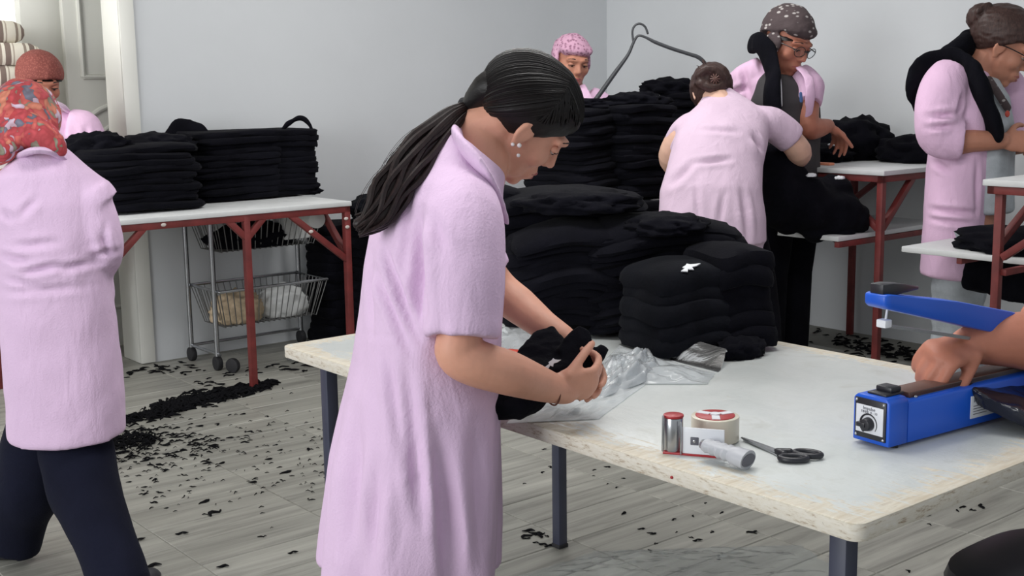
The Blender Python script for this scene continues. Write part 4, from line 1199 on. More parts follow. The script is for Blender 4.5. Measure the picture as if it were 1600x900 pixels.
b.tube([at(20, 292, Y2), at(0, 330, Y2), at(-12, 392, Y2 + 0.01), at(5, 418, Y2 + 0.12)], [0.066, 0.064, 0.056, 0.048], n=22, round_ends=False)
b.tube([at(158, 425, Y2 + 0.06), at(168, 460, Y2 + 0.05)], [0.03, 0.022], n=14)
me = fuse(b, 0.0075, 5); Q = lambda x, y: at(x, y, Y2 - 0.12)
wrinkles(me, [(Q(5, 435), Q(60, 445), 0.008, 0.010), (Q(30, 428), Q(90, 414), 0.008, 0.010), (Q(40, 425), Q(120, 415), 0.007, 0.009), (Q(90, 425), Q(150, 412), 0.008, 0.011), (Q(120, 408), Q(170, 398), 0.008, 0.010), (Q(0, 400), Q(50, 410), 0.009, 0.010),
              (Q(30, 340), Q(55, 310), 0.009, 0.008), (Q(0, 330), Q(20, 345), 0.010, 0.008), (Q(20, 385), Q(90, 380), 0.010, 0.007), (Q(140, 360), Q(160, 420), 0.008, 0.008), (Q(-5, 455), Q(130, 452), 0.010, 0.006), (Q(150, 350), Q(150, 400), 0.006, 0.006)], 0.006, 7, 0.8, 5.0)
place(me, 'coat', M['coat'], w2)
b = MB(); b.tube([at(20, 250, Y2 - 0.02), at(50, 236, Y2 - 0.09), at(82, 238, Y2 - 0.07), at(108, 255, Y2)], [0.012, 0.016, 0.016, 0.012], n=10, flat=0.6); b.build('collar', M['coat'], w2)
def tails2(b):
    b.ell((0.0, -0.055, -0.035), (0.085, 0.062, 0.075)); o = b.M; b.M = Matrix.Identity(4)
    b.tube([at(40, 200, Y2 - 0.03), at(82, 222, Y2 - 0.06), at(96, 236, Y2 - 0.06)], [0.05, 0.035, 0.018], n=14)
    b.tube([at(30, 210, Y2 - 0.03), at(8, 236, Y2 - 0.07), at(-8, 248, Y2 - 0.06)], [0.04, 0.030, 0.02], n=14); b.M = o
headscarf('headscarf', M['floral'], hm2, w2, (0.097, 0.114, 0.104), (0, -0.010, 0.016), ((0, -0.4, 1), -0.07), tails2, 0.007, 0.006, 2)

# ---- 3. woman in a rust kerchief behind the left table
f3 = (0.55, -0.83); F3, L3 = frame(f3); Y3 = 5.72
w3 = thing('person', 'woman in a rust brown kerchief and pink coat standing behind the left table', 'person', (at(86, 200, Y3).x, at(86, 200, Y3).y, 0))
hm3 = head_matrix(at(63, 128, Y3), (0.62, -0.78), 20, 0, 1.12)
b = MB(); head_shapes(b, hm3); b.tube([hm3 @ Vector((0, -0.02, -0.06)), at(76, 178, Y3 + 0.03), at(80, 222, Y3 + 0.03)], [0.052, 0.054, 0.065], n=14)
b.tube([at(80, 215, Y3 + 0.03), at(86, 330, Y3 + 0.05), at(86, 400, Y3 + 0.05)], [0.07, 0.10, 0.10], n=14)
for s in (1, -1):
    hp = at(86, 400, Y3 + 0.05) + L3 * 0.09 * s; b.tube([hp, Vector((hp.x, hp.y, 0.45)), Vector((hp.x, hp.y, 0.06))], [0.09, 0.06, 0.042], n=12)
shp = at(132, 200, Y3); elp = at(146, 238, Y3 - 0.02); wrp = at(110, 262, Y3 - 0.14)
b.tube([at(82, 222, Y3 + 0.03), shp, elp, wrp], [0.04, 0.045, 0.042, 0.03], n=12); hand(b, wrp, (-0.3, -0.9, -0.2), (0, 0, -1), (-1, 0, 0), 1.0)
shq = at(38, 205, Y3 + 0.05); wrq = at(70, 262, Y3 - 0.16)
b.tube([at(82, 222, Y3 + 0.03), shq, at(35, 245, Y3), wrq], [0.05, 0.05, 0.042, 0.03], n=12); hand(b, wrq, (0.3, -0.9, -0.2), (0, 0, -1), (1, 0, 0), 1.0)
me = fuse(b, 0.007, 5); place(me, 'body', M['skin3'], w3); face_parts(w3, hm3, skin='skin3')
for s in (1, -1):
    hp = at(86, 400, Y3 + 0.05) + L3 * 0.09 * s; b = MB(); b.tube([hp, Vector((hp.x, hp.y, 0.45)), Vector((hp.x, hp.y, 0.09))], [0.115, 0.085, 0.075], n=18, round_ends=False); b.build('trouser_leg', M['navy'], w3); shoe('shoe', M['shoe'], Vector((hp.x, hp.y, 0)), f3, w3)
b = MB(); rings_of(b, [(at(86, 430, Y3 + 0.05), 0.23, 0.17, 0), (at(86, 330, Y3 + 0.05), 0.205, 0.155, 0), (at(86, 260, Y3 + 0.04), 0.195, 0.145, 2), (at(85, 215, Y3 + 0.03), 0.195, 0.12, 4), (at(83, 190, Y3 + 0.03), 0.15, 0.09, 8), (at(80, 172, Y3 + 0.03), 0.075, 0.07, 10)], f3)
b.tube([at(112, 196, Y3), shp, elp, at(128, 252, Y3 - 0.08)], [0.075, 0.08, 0.068, 0.058], n=18, round_ends=False)
b.tube([at(55, 200, Y3 + 0.03), shq, at(35, 245, Y3), at(50, 256, Y3 - 0.1)], [0.075, 0.08, 0.068, 0.058], n=18, round_ends=False)
me = fuse(b, 0.009, 5); wrinkles(me, [(at(128, 200, 5.6), at(134, 240, 5.6), 0.012, 0.012), (at(132, 238, 5.6), at(158, 232, 5.6), 0.012, 0.014)], 0.008, 7, 0.6, 8); place(me, 'coat', M['coat2'], w3)
b = MB(); b.tube([at(86, 160, Y3 - 0.08), at(98, 166, Y3 - 0.06), at(106, 174, Y3 + 0.02)], [0.02, 0.024, 0.02], n=10, flat=0.5); b.build('collar', M['coatpale'], w3)
headscarf('kerchief', M['kbrown'], hm3, w3, (0.094, 0.108, 0.100), (0, -0.014, 0.028), ((0, -0.42, 1), -0.028), None, 0.007, 0.004, 5)
b = MB(hm3); b.ell((0, 0.002, 0.020), (0.083, 0.094, 0.03), clip=((0, -0.4, 1), -0.02)); b.ell((0.066, 0.03, -0.02), (0.018, 0.03, 0.05)); b.build('hair', M['hair'], w3)

# ---- 4. woman in a pink kerchief in the corner
f4 = (0.30, -0.95); F4, L4 = frame(f4); Y4 = 6.42
w4 = thing('person', 'older woman in a mottled pink kerchief and dark top standing in the corner', 'person', (at(895, 200, Y4 + 0.05).x, Y4 + 0.05, 0))
hm4 = head_matrix(at(893, 96, Y4), (0.34, -0.94), 14, -4, 1.13)
b = MB(); head_shapes(b, hm4, full=1.12); b.tube([hm4 @ Vector((0, -0.015, -0.06)), at(893, 142, Y4 + 0.04), at(893, 175, Y4 + 0.05)], [0.062, 0.064, 0.09], n=14)
b.tube([at(893, 175, Y4 + 0.05), at(893, 260, Y4 + 0.07), at(893, 340, Y4 + 0.07)], [0.11, 0.13, 0.13], n=14)
for s in (1, -1):
    hp = at(893, 340, Y4 + 0.07) + L4 * 0.09 * s; b.tube([hp, Vector((hp.x, hp.y, 0.45)), Vector((hp.x, hp.y, 0.06))], [0.09, 0.06, 0.042], n=12)
    sh = at(893 + 46 * s, 170, Y4 + 0.05); el = at(893 + 52 * s, 235, Y4 + 0.02); wr = at(893 + 30 * s, 255, Y4 - 0.2)
    b.tube([at(893, 165, Y4 + 0.05), sh, el, wr], [0.05, 0.055, 0.045, 0.03], n=12); hand(b, wr, (-0.3 * s, -0.9, 0), (0, 0, -1), (-s, 0, 0), 1.0)
me = fuse(b, 0.007, 5); place(me, 'body', M['skin2'], w4); face_parts(w4, hm4, skin='skin2')
for s in (1, -1):
    hp = at(893, 340, Y4 + 0.07) + L4 * 0.09 * s; b = MB(); b.tube([hp, Vector((hp.x, hp.y, 0.45)), Vector((hp.x, hp.y, 0.09))], [0.115, 0.085, 0.075], n=18, round_ends=False); b.build('trouser_leg', M['navy'], w4); shoe('shoe', M['shoe'], Vector((hp.x, hp.y, 0)), f4, w4)
b = MB(); rings_of(b, [(at(893, 340, Y4 + 0.06), 0.17, 0.15, 0), (at(893, 250, Y4 + 0.05), 0.17, 0.15, 0), (at(893, 190, Y4 + 0.04), 0.17, 0.125, 0), (at(893, 160, Y4 + 0.04), 0.12, 0.085, 4), (at(893, 146, Y4 + 0.04), 0.072, 0.07, 8)], f4)
me = fuse(b, 0.009, 4); wrinkles(me, [], 0.008, 8, 0.6, 2); place(me, 'shirt', M['navytee'], w4)
b = MB()
for s in (1, -1):
    e = 1 if s == 1 else -1
    b.tube([at(893 + 14 * e, 132, Y4 - 0.02), at(893 + 22 * e, 155, Y4 - 0.09), at(893 + 32 * e, 190, Y4 - 0.11), at(893 + 36 * e, 260, Y4 - 0.11), at(893 + 36 * e, 400, Y4 - 0.08)], [0.03, 0.045, 0.055, 0.06, 0.065], n=14, flat=0.35, updir=(0, -1, 0), round_ends=False)
    b.tube([at(893 + 24 * e, 152, Y4 + 0.05), at(893 + 46 * e, 172, Y4 + 0.05), at(893 + 52 * e, 235, Y4 + 0.02)], [0.065, 0.082, 0.07], n=18, round_ends=False)
rings_of(b, [(at(893, 420, Y4 + 0.12), 0.21, 0.13, 0), (at(893, 260, Y4 + 0.10), 0.20, 0.13, 0), (at(893, 190, Y4 + 0.10), 0.19, 0.11, 0), (at(893, 160, Y4 + 0.09), 0.15, 0.08, 4), (at(893, 140, Y4 + 0.09), 0.075, 0.06, 8)], f4)
me = fuse(b, 0.009, 4); wrinkles(me, [], 0.008, 8, 0.5, 12); place(me, 'coat', M['coat2'], w4)
def tails4(b):
    b.ell((0, 0.03, 0.062), (0.082, 0.058, 0.034)); b.ell((0.083, 0.0, 0.01), (0.014, 0.03, 0.04)); b.tube([(0.075, -0.03, 0.0), (0.085, -0.04, -0.08), (0.075, -0.05, -0.16)], [0.02, 0.022, 0.012], n=10)
    b.ell((-0.083, -0.02, -0.01), (0.014, 0.035, 0.05))
headscarf('kerchief', M['kpink'], hm4, w4, (0.089, 0.107, 0.098), (0, -0.014, 0.026), ((0, -0.36, 1), 0.004), tails4, 0.006, 0.005, 7)

# ---- 5. woman bending over the right table, seen from behind
f5 = (0.12, 0.99); F5, L5 = frame(f5)
w5 = thing('person', 'woman seen from behind bending over the right table, brown hair in a clipped bun', 'person', (at(1110, 600, 5.0).x, at(1110, 600, 5.0).y, 0))
hm5 = head_matrix(at(1112, 146, 5.50), (0.0, 1), 58, 0, 1.1)
b = MB(); head_shapes(b, hm5)
b.tube([hm5 @ Vector((0, -0.02, -0.05)), at(1128, 168, 5.38), at(1132, 200, 5.3)], [0.055, 0.06, 0.08], n=14)
b.tube([at(1132, 200, 5.3), at(1122, 270, 5.15), at(1112, 340, 5.05)], [0.11, 0.13, 0.14], n=14)
b.tube([at(1140, 198, 5.32), at(1205, 197, 5.32), at(1248, 236, 5.36), at(1234, 252, 5.50), at(1205, 262, 5.62)], [0.05, 0.052, 0.056, 0.046, 0.034], n=16)
hand(b, at(1200, 262, 5.62), (-0.2, 0.95, -0.15), (0, -0.1, -1), (-1, 0, 0), 1.0)
b.tube([at(1130, 190, 5.32), at(1078, 200, 5.32), at(1048, 244, 5.36), at(1062, 268, 5.5)], [0.06, 0.062, 0.055, 0.04], n=16)
hand(b, at(1062, 268, 5.5), (0.2, 0.95, -0.2), (0, -0.1, -1), (1, 0, 0), 1.0)
for s, x, x2 in ((1, 1080, 1085), (-1, 1165, 1196)):
    hp = at(x - 14 * (s < 0), 345, 5.06); kn = at(x2 - 6, 470, 5.08); b.tube([hp, kn, Vector((at(x2, 520, 5.08).x, kn.y, 0.09))], [0.085, 0.05, 0.04], n=14)
me = fuse(b, 0.006, 5); place(me, 'body', M['skinpale'], w5)
for s, x, x2 in ((1, 1080, 1085), (-1, 1165, 1196)):
    hp = at(x - 14 * (s < 0), 345, 5.06); kn = at(x2 - 6, 470, 5.08); b = MB(); b.tube([hp, kn, Vector((at(x2, 520, 5.08).x, kn.y, 0.05))], [0.115, 0.070 + 0.02 * (s > 0), 0.075], n=20, round_ends=False); b.build('trouser_leg', M['black'], w5)
    shoe('shoe', M['shoe'], Vector((at(x2, 520, 5.08).x, kn.y, 0)), f5, w5, 0.25)
b = MB()
rings_of(b, [(at(1113, 378, 4.99), 0.220, 0.165, 0), (at(1112, 340, 5.02), 0.218, 0.168, 6), (at(1110, 300, 5.06), 0.210, 0.160, 14), (at(1116, 262, 5.14), 0.196, 0.148, 26), (at(1126, 226, 5.22), 0.196, 0.138, 38), (at(1133, 196, 5.31), 0.192, 0.112, 48), (at(1134, 176, 5.39), 0.140, 0.082, 56), (at(1126, 158, 5.46), 0.085, 0.066, 60), (at(1120, 148, 5.49), 0.070, 0.056, 62)], f5)
b.tube([at(1172, 192, 5.32), at(1205, 195, 5.32), at(1237, 219, 5.34)], [0.075, 0.075, 0.070], n=24, round_ends=False)
b.tube([at(1085, 198, 5.32), at(1070, 210, 5.32), at(1055, 236, 5.35)], [0.070, 0.070, 0.062], n=24, round_ends=False)
# the back panel hanging lower at the right hip
b.tube([at(1170, 330, 4.98), at(1180, 360, 4.97), at(1187, 392, 4.97)], [0.07, 0.045, 0.018], n=16, flat=0.5, updir=(0, -1, 0))
me = fuse(b, 0.0085, 5); Q = lambda x, y: at(x, y, 4.9)
wrinkles(me, [(Q(1052, 292), Q(1090, 258), 0.012, 0.010), (Q(1086, 258), Q(1150, 250), 0.010, 0.009), (Q(1100, 205), Q(1170, 210), 0.010, 0.006), (Q(1060, 240), Q(1075, 205), 0.010, 0.012), (Q(1192, 215), Q(1205, 240), 0.012, 0.014), (Q(1160, 290), Q(1165, 380), 0.014, 0.010),
              (Q(1088, 285), Q(1090, 350), 0.010, 0.006), (Q(1130, 300), Q(1120, 350), 0.012, 0.007)], 0.006, 6, 0.7, 9)
place(me, 'coat', M['coatpale'], w5)
b = MB(hm5); b.ell((0, -0.014, 0.022), (0.088, 0.106, 0.098), nu=28, nv=18, clip=((0, -0.25, 0.95), -0.075))
b.M = Matrix.Identity(4)
b.ell(at(1104, 124, 5.44), (0.058, 0.05, 0.050)); b.tube([at(1092, 118, 5.41), at(1104, 108, 5.40), at(1122, 114, 5.40), at(1130, 132, 5.41), at(1112, 138, 5.39), at(1094, 130, 5.40)], 0.021, n=12)
b.tube([at(1098, 112, 5.45), at(1092, 104, 5.45), at(1086, 103, 5.45)], [0.01, 0.006, 0.003], n=8); b.tube([at(1104, 108, 5.45), at(1099, 96, 5.45), at(1092, 88, 5.45)], [0.012, 0.007, 0.003], n=8)
me = fuse(b, 0.007, 3); displace(me, lambda p, n: 0.004 * noise.noise(Vector((p.x * 60, p.y * 20, p.z * 60)))); place(me, 'hair', M['hairbrown'], w5)
b = MB()
for a in range(5):
    c = at(1117, 123, 5.365); d = Vector((math.cos(a * 0.63), 0, math.sin(a * 0.63))) * 0.02; b.tube([c - d, c + Vector((0, -0.006, 0)), c + d], 0.0026, n=6)
b.build('hair_clip', M['brown'], w5)

# ---- 6. woman in a dark patterned kerchief and spectacles
f6 = (0.62, -0.78); F6, L6 = frame(f6); Y6 = 5.68
w6 = thing('person', 'woman in a dark pale-marked kerchief, spectacles and open pink coat at the right table', 'person', (at(1222, 200, Y6).x, at(1222, 200, Y6).y, 0))
hm6 = head_matrix(at(1230, 66, Y6), (0.60, -0.80), 24, -5, 1.22)
b = MB(); head_shapes(b, hm6, full=1.08); b.tube([hm6 @ Vector((0, -0.015, -0.06)), at(1222, 122, Y6 + 0.03), at(1218, 160, Y6 + 0.05)], [0.06, 0.062, 0.09], n=14)
b.tube([at(1218, 160, Y6 + 0.05), at(1220, 260, Y6 + 0.06), at(1222, 330, Y6 + 0.06)], [0.10, 0.11, 0.11], n=14)
for s in (1, -1):
    hp = at(1222, 330, Y6 + 0.06) + L6 * 0.09 * s; b.tube([hp, Vector((hp.x, hp.y, 0.45)), Vector((hp.x, hp.y, 0.06))], [0.09, 0.06, 0.042], n=12)
s6, e6, k6 = at(1258, 138, Y6 - 0.02), at(1262, 196, Y6 - 0.10), at(1294, 196, Y6 - 0.02)
b.tube([at(1222, 135, Y6 + 0.04), s6, e6, at(1278, 200, Y6 - 0.07), k6], [0.05, 0.056, 0.052, 0.046, 0.031], n=14)
hand(b, k6, at(1316, 214, Y6 + 0.05) - k6, (0.0, 0.2, -1), (-0.3, -0.9, 0), 1.12, ((0.5, 0.45, 0.3), (0.55, 0.5, 0.3), (0.6, 0.55, 0.3), (0.6, 0.6, 0.35)), (0.7, 0.6, 0.3), 0.1)
s6r, e6r, k6r = at(1168, 140, Y6 + 0.10), at(1160, 205, Y6 + 0.05), at(1168, 262, Y6 - 0.02)
b.tube([at(1222, 135, Y6 + 0.04), s6r, e6r, k6r], [0.05, 0.056, 0.048, 0.031], n=14); hand(b, k6r, (0.1, -0.2, -0.95), (1, 0, 0), (0.3, -0.9, 0), 1.0)
me = fuse(b, 0.0055, 6); place(me, 'body', M['skin3'], w6); face_parts(w6, hm6, skin='skin3', glasses=True)
for s in (1, -1):
    hp = at(1222, 330, Y6 + 0.06) + L6 * 0.09 * s; b = MB(); b.tube([hp, Vector((hp.x, hp.y, 0.45)), Vector((hp.x, hp.y, 0.09))], [0.13, 0.09, 0.08], n=18, round_ends=False); b.build('trouser_leg', M['black'], w6); shoe('shoe', M['shoe'], Vector((hp.x, hp.y, 0)), f6, w6)
b = MB(); rings_of(b, [(at(1224, 300, Y6 + 0.02), 0.18, 0.15, 0), (at(1224, 210, Y6 + 0.02), 0.175, 0.15, 0), (at(1226, 160, Y6 + 0.01), 0.175, 0.135, 4), (at(1224, 128, Y6 + 0.01), 0.13, 0.10, 10), (at(1222, 112, Y6 + 0.02), 0.08, 0.075, 14)], f6)
me = fuse(b, 0.009, 4); wrinkles(me, [], 0.009, 8, 0.6, 2); place(me, 'shirt', M['charcoal'], w6)
b = MB()
b.tube([at(1250, 106, Y6 - 0.06), at(1263, 122, Y6 - 0.14), at(1266, 150, Y6 - 0.16), at(1262, 190, Y6 - 0.12)], [0.03, 0.036, 0.034, 0.018], n=14, flat=0.4, updir=(0.3, -1, 0))
b.tube([at(1245, 118, Y6), at(1263, 136, Y6 - 0.04), at(1262, 162, Y6 - 0.08)], [0.06, 0.070, 0.066], n=18, round_ends=False)
b.tube([at(1195, 112, Y6 + 0.06), at(1168, 132, Y6 + 0.10), at(1160, 175, Y6 + 0.08), at(1160, 215, Y6 + 0.04)], [0.075, 0.096, 0.092, 0.08], n=20, round_ends=False)
rings_of(b, [(at(1212, 330, Y6 + 0.10), 0.20, 0.14, 0), (at(1212, 220, Y6 + 0.10), 0.19, 0.13, 0), (at(1212, 160, Y6 + 0.10), 0.19, 0.12, 0), (at(1212, 125, Y6 + 0.09), 0.155, 0.09, 4), (at(1215, 102, Y6 + 0.07), 0.08, 0.07, 8)], f6)
me = fuse(b, 0.008, 4); wrinkles(me, [(at(1150, 150, 5.5), at(1178, 138, 5.5), 0.014, 0.014), (at(1175, 100, 5.5), at(1180, 150, 5.5), 0.014, 0.012)], 0.010, 8, 0.7, 3); place(me, 'coat', M['coat2'], w6)
b = MB(); b.tube([at(1176, 68, Y6 + 0.08), at(1188, 66, Y6 - 0.02), at(1200, 82, Y6 - 0.07), at(1206, 110, Y6 - 0.13), at(1206, 140, Y6 - 0.18), at(1208, 175, Y6 - 0.19), at(1214, 215, Y6 - 0.20)], [0.05, 0.05, 0.052, 0.05, 0.052, 0.055, 0.058], n=16, flat=0.45, updir=(0, -1, 0.1))
me = fuse(b, 0.007, 4); wrinkles(me, [], 0.010, 14, 0.3, 6); place(me, 'neck_scarf', M['black'], w6)
b = MB(); b.tube([at(1217, 112, Y6 - 0.145), at(1220, 135, Y6 - 0.165), at(1221, 165, Y6 - 0.175)], 0.0045, n=6); b.build('white_strap', M['whitetag'], w6)
b = MB(); b.tube([at(1251, 146, Y6 - 0.175), at(1252, 158, Y6 - 0.17)], 0.007, n=8, flat=0.3); b.build('chest_print', M['blueink'], w6)
def tails6(b):
    b.ell((0, 0.03, 0.062), (0.082, 0.060, 0.034)); b.ell((0, -0.07, -0.005), (0.06, 0.05, 0.06)); b.ell((0.078, 0.0, -0.012), (0.016, 0.04, 0.045)); b.ell((-0.078, 0.0, -0.012), (0.016, 0.04, 0.045))
headscarf('kerchief', M['kdark'], hm6, w6, (0.090, 0.110, 0.108), (0, -0.016, 0.030), ((0, -0.36, 1), 0.0), tails6, 0.006, 0.004, 9)
b = MB(hm6); b.ell((0, 0.006, 0.012), (0.079, 0.086, 0.034), clip=((0, -0.36, 1), -0.008)); b.build('hair', M['hair'], w6)

# ---- 7. woman at the right edge with a black scarf over her coat
MB.RS = 1.1
f7 = (0.90, -0.42); F7, L7 = frame(f7); Y7 = 5.08
w7 = thing('person', 'woman with tied brown hair and black scarf over pink coat, behind the right bench', 'person', (at(1500, 420, Y7).x, at(1500, 420, Y7).y, 0))
hm7 = head_matrix(at(1566, 72, Y7), (0.93, -0.36), 30, 0, 1.27)
b = MB(); head_shapes(b, hm7); b.tube([hm7 @ Vector((0, -0.022, -0.05)), at(1528, 116, Y7 + 0.02), at(1515, 150, Y7 + 0.02)], [0.056, 0.058, 0.09], n=14)
b.tube([at(1515, 150, Y7 + 0.02), at(1508, 270, Y7 + 0.02), at(1500, 360, Y7 + 0.02)], [0.11, 0.13, 0.13], n=14)
for s in (1, -1):
    hp = at(1500, 350, Y7 + 0.02) + L7 * 0.085 * s; b.tube([hp, Vector((hp.x, hp.y, 0.45)), Vector((hp.x, hp.y, 0.06))], [0.09, 0.06, 0.042], n=12)
s7, e7, k7 = at(1476, 132, Y7 - 0.10), at(1468, 218, Y7 - 0.14), at(1566, 220, Y7 - 0.16)
b.tube([at(1510, 135, Y7), s7, e7, at(1520, 220, Y7 - 0.16), k7], [0.05, 0.056, 0.050, 0.042, 0.031], n=14)
hand(b, k7, (1, -0.05, -0.05), (0.05, 0.9, -0.3), (0, 0.2, 1), 1.1, ((0.5, 0.7, 0.5), (0.55, 0.7, 0.5), (0.6, 0.7, 0.5), (0.6, 0.7, 0.5)))
s7l, k7l = at(1560, 140, Y7 + 0.18), at(1610, 225, Y7 + 0.0)
b.tube([at(1510, 135, Y7), s7l, at(1560, 218, Y7 + 0.2), k7l], [0.05, 0.056, 0.048, 0.031], n=14); hand(b, k7l, (0.9, -0.3, 0), (0, -0.9, -0.3), (0, 0, 1), 1.1)
me = fuse(b, 0.005, 6); place(me, 'body', M['skin2'], w7); face_parts(w7, hm7, skin='skin2', glasses=True)
for s in (1, -1):
    hp = at(1503, 350, Y7 + 0.02) + L7 * 0.085 * s; b = MB(); b.tube([hp, Vector((hp.x, hp.y, 0.45)), Vector((hp.x, hp.y, 0.09))], [0.12, 0.090, 0.080], n=24, round_ends=False); me = fuse(b, 0.009, 3); wrinkles(me, [], 0.012, 9, 1.6, 4); place(me, 'trouser_leg', M['jeans'], w7); shoe('shoe', M['shoe'], Vector((hp.x, hp.y, 0)), f7, w7)
b = MB(); rings_of(b, [(at(1545, 330, Y7 - 0.0), 0.13, 0.09, 0), (at(1548, 220, Y7 - 0.0), 0.14, 0.085, 0), (at(1545, 150, Y7), 0.13, 0.075, 6), (at(1535, 118, Y7 + 0.01), 0.075, 0.06, 12)], f7)
me = fuse(b, 0.008, 4); wrinkles(me, [], 0.008, 9, 0.5, 2); place(me, 'shirt', M['jeans'], w7)
b = MB()
rings_of(b, [(at(1492, 428, Y7), 0.165, 0.125, 0), (at(1492, 370, Y7), 0.160, 0.120, 0), (at(1496, 300, Y7), 0.155, 0.118, 0), (at(1503, 230, Y7), 0.155, 0.118, 2), (at(1508, 170, Y7), 0.160, 0.112, 6), (at(1512, 130, Y7), 0.140, 0.090, 14), (at(1520, 104, Y7 + 0.01), 0.075, 0.064, 22)], f7)
b.tube([at(1490, 118, Y7 - 0.06), at(1474, 142, Y7 - 0.10), at(1466, 190, Y7 - 0.135), at(1470, 214, Y7 - 0.145), at(1498, 218, Y7 - 0.155)], [0.078, 0.088, 0.083, 0.078, 0.072], n=24, round_ends=False)
b.tube([at(1486, 217, Y7 - 0.15), at(1503, 219, Y7 - 0.158)], [0.078, 0.076], n=24, round_ends=False)
b.tube([at(1568, 118, Y7 + 0.1), at(1580, 150, Y7 + 0.12), at(1582, 215, Y7 + 0.1)], [0.05, 0.07, 0.07], n=18, round_ends=False)
me = fuse(b, 0.0075, 5); Q = lambda x, y: at(x, y, 4.9)
wrinkles(me, [(Q(1448, 182), Q(1492, 178), 0.012, 0.014), (Q(1445, 200), Q(1485, 196), 0.010, 0.012), (Q(1505, 150), Q(1495, 178), 0.012, 0.012), (Q(1460, 330), Q(1530, 334), 0.012, 0.012), (Q(1460, 345), Q(1520, 350), 0.010, 0.010), (Q(1465, 250), Q(1490, 270), 0.012, 0.010), (Q(1530, 250), Q(1530, 340), 0.010, 0.008), (Q(1450, 300), Q(1448, 420), 0.012, 0.008)], 0.008, 7, 0.7, 4)
place(me, 'coat', M['coat2'], w7)
b = MB(); b.tube([at(1434, 168, Y7 + 0.0), at(1434, 128, Y7 - 0.03), at(1450, 104, Y7 + 0.0), at(1484, 92, Y7 - 0.05), at(1508, 96, Y7 - 0.12), at(1526, 122, Y7 - 0.165), at(1540, 160, Y7 - 0.175), at(1552, 204, Y7 - 0.17)], [0.028, 0.055, 0.05, 0.046, 0.044, 0.050, 0.055, 0.058], n=16, flat=0.45, updir=(0.2, -1, 0.3))
b.tube([at(1484, 92, Y7 - 0.0), at(1505, 72, Y7 + 0.02), at(1516, 52, Y7 + 0.06)], [0.05, 0.045, 0.02], n=12)
me = fuse(b, 0.007, 4); wrinkles(me, [], 0.010, 16, 0.4, 6); place(me, 'scarf', M['black'], w7)
b = MB(hm7); b.ell((0, -0.012, 0.036), (0.090, 0.112, 0.094), nu=30, nv=20, clip=((0, -0.62, 0.78), -0.036)); b.ell((0, 0.052, 0.058), (0.070, 0.050, 0.036))
b.ell((0, -0.11, 0.045), (0.045, 0.04, 0.045))
b.M = Matrix.Identity(4)
for dx, dy in ((0, 0), (10, -6), (22, 2)):
    b.tube([at(1545, 22, Y7), at(1536 + dx, 14 + dy, Y7 - 0.02), at(1527 + dx, 18 + dy, Y7 - 0.02), at(1528 + dx, 32 + dy, Y7 - 0.02)], [0.02, 0.012, 0.009, 0.004], n=8)
me = fuse(b, 0.006, 3); displace(me, lambda p, n: 0.003 * noise.noise(Vector((p.x * 30, p.y * 50, p.z * 80)))); place(me, 'hair', M['hairbrown'], w7)
b = MB(); b.tube([at(1545, 124, Y7 - 0.13), at(1562, 150, Y7 - 0.16), at(1575, 170, Y7 - 0.13)], 0.014, n=8, flat=0.25, updir=(0, -1, 0)); ln = b.build('lanyard', M['kdark'], w7)
b = MB(); b.ell(at(1574, 178, Y7 - 0.14), (0.009, 0.003, 0.012)); b.build('lanyard_badge', M['redthing'], ln)

MB.RS = 1.0
# ---- 8. the sealer's operator: only one forearm reaches into the photograph
f8 = (-0.85, -0.45); F8, L8 = frame(f8); c8 = W(2.72, 1.02)
w8 = thing('person', 'tan forearm and hand of a person working the blue sealer', 'person', (c8.x, c8.y, 0))
hm8 = head_matrix(c8 + F8 * 0.06 + Vector((0, 0, 1.42)), f8, 25, 0, 1.0)
b = MB(); head_shapes(b, hm8); b.tube([hm8 @ Vector((0, -0.02, -0.05)), c8 + Vector((0, 0, 1.28)), c8 + Vector((0, 0, 1.2))], [0.05, 0.056, 0.09], n=12)
b.tube([c8 + Vector((0, 0, 1.2)), c8 + Vector((0, 0, 0.85))], [0.1, 0.12], n=12)
for s in (1, -1):
    hp = c8 + L8 * 0.09 * s + Vector((0, 0, 0.82)); b.tube([hp, Vector((hp.x, hp.y, 0.45)), Vector((hp.x, hp.y, 0.06))], [0.09, 0.06, 0.042], n=12)
k8 = at(1538, 535, 2.24); nearside = L8 if L8.y < 0 else -L8
s8 = c8 + nearside * 0.18 + Vector((0, 0, 1.18))
b.tube([c8 + Vector((0, 0, 1.2)), s8, at(1740, 590, 2.28), at(1660, 545, 2.27), at(1600, 532, 2.255), k8, at(1515, 538, 2.23)], [0.05, 0.055, 0.052, 0.060, 0.056, 0.042, 0.036], n=18)
hand(b, at(1522, 538, 2.23), at(1452, 560, 2.17) - at(1522, 538, 2.23), (-0.10, 0.35, -0.9), (0.25, -0.9, -0.3), 1.12, ((0.95, 0.9, 0.6), (0.95, 0.95, 0.6), (0.95, 0.95, 0.6), (0.95, 0.95, 0.6)), (0.7, 0.35, 0.7), 0.1)
s9 = c8 - nearside * 0.18 + Vector((0, 0, 1.18)); k9 = c8 + F8 * 0.3 - nearside * 0.12 + Vector((0, 0, 0.9))
b.tube([c8 + Vector((0, 0, 1.2)), s9, s9 + Vector((0, 0, -0.3)) + F8 * 0.05, k9], [0.05, 0.055, 0.045, 0.03], n=12); hand(b, k9, F8, (0, 0, -1), nearside, 0.95)
me = fuse(b, 0.005, 6); place(me, 'body', M['skin3'], w8); face_parts(w8, hm8, skin='skin3')
b = MB(); b.tube([c8 + Vector((0, 0, 0.92)), c8 + Vector((0, 0, 0.06))], [0.15, 0.13], n=20, round_ends=False); b.build('trousers', M['navy'], w8)
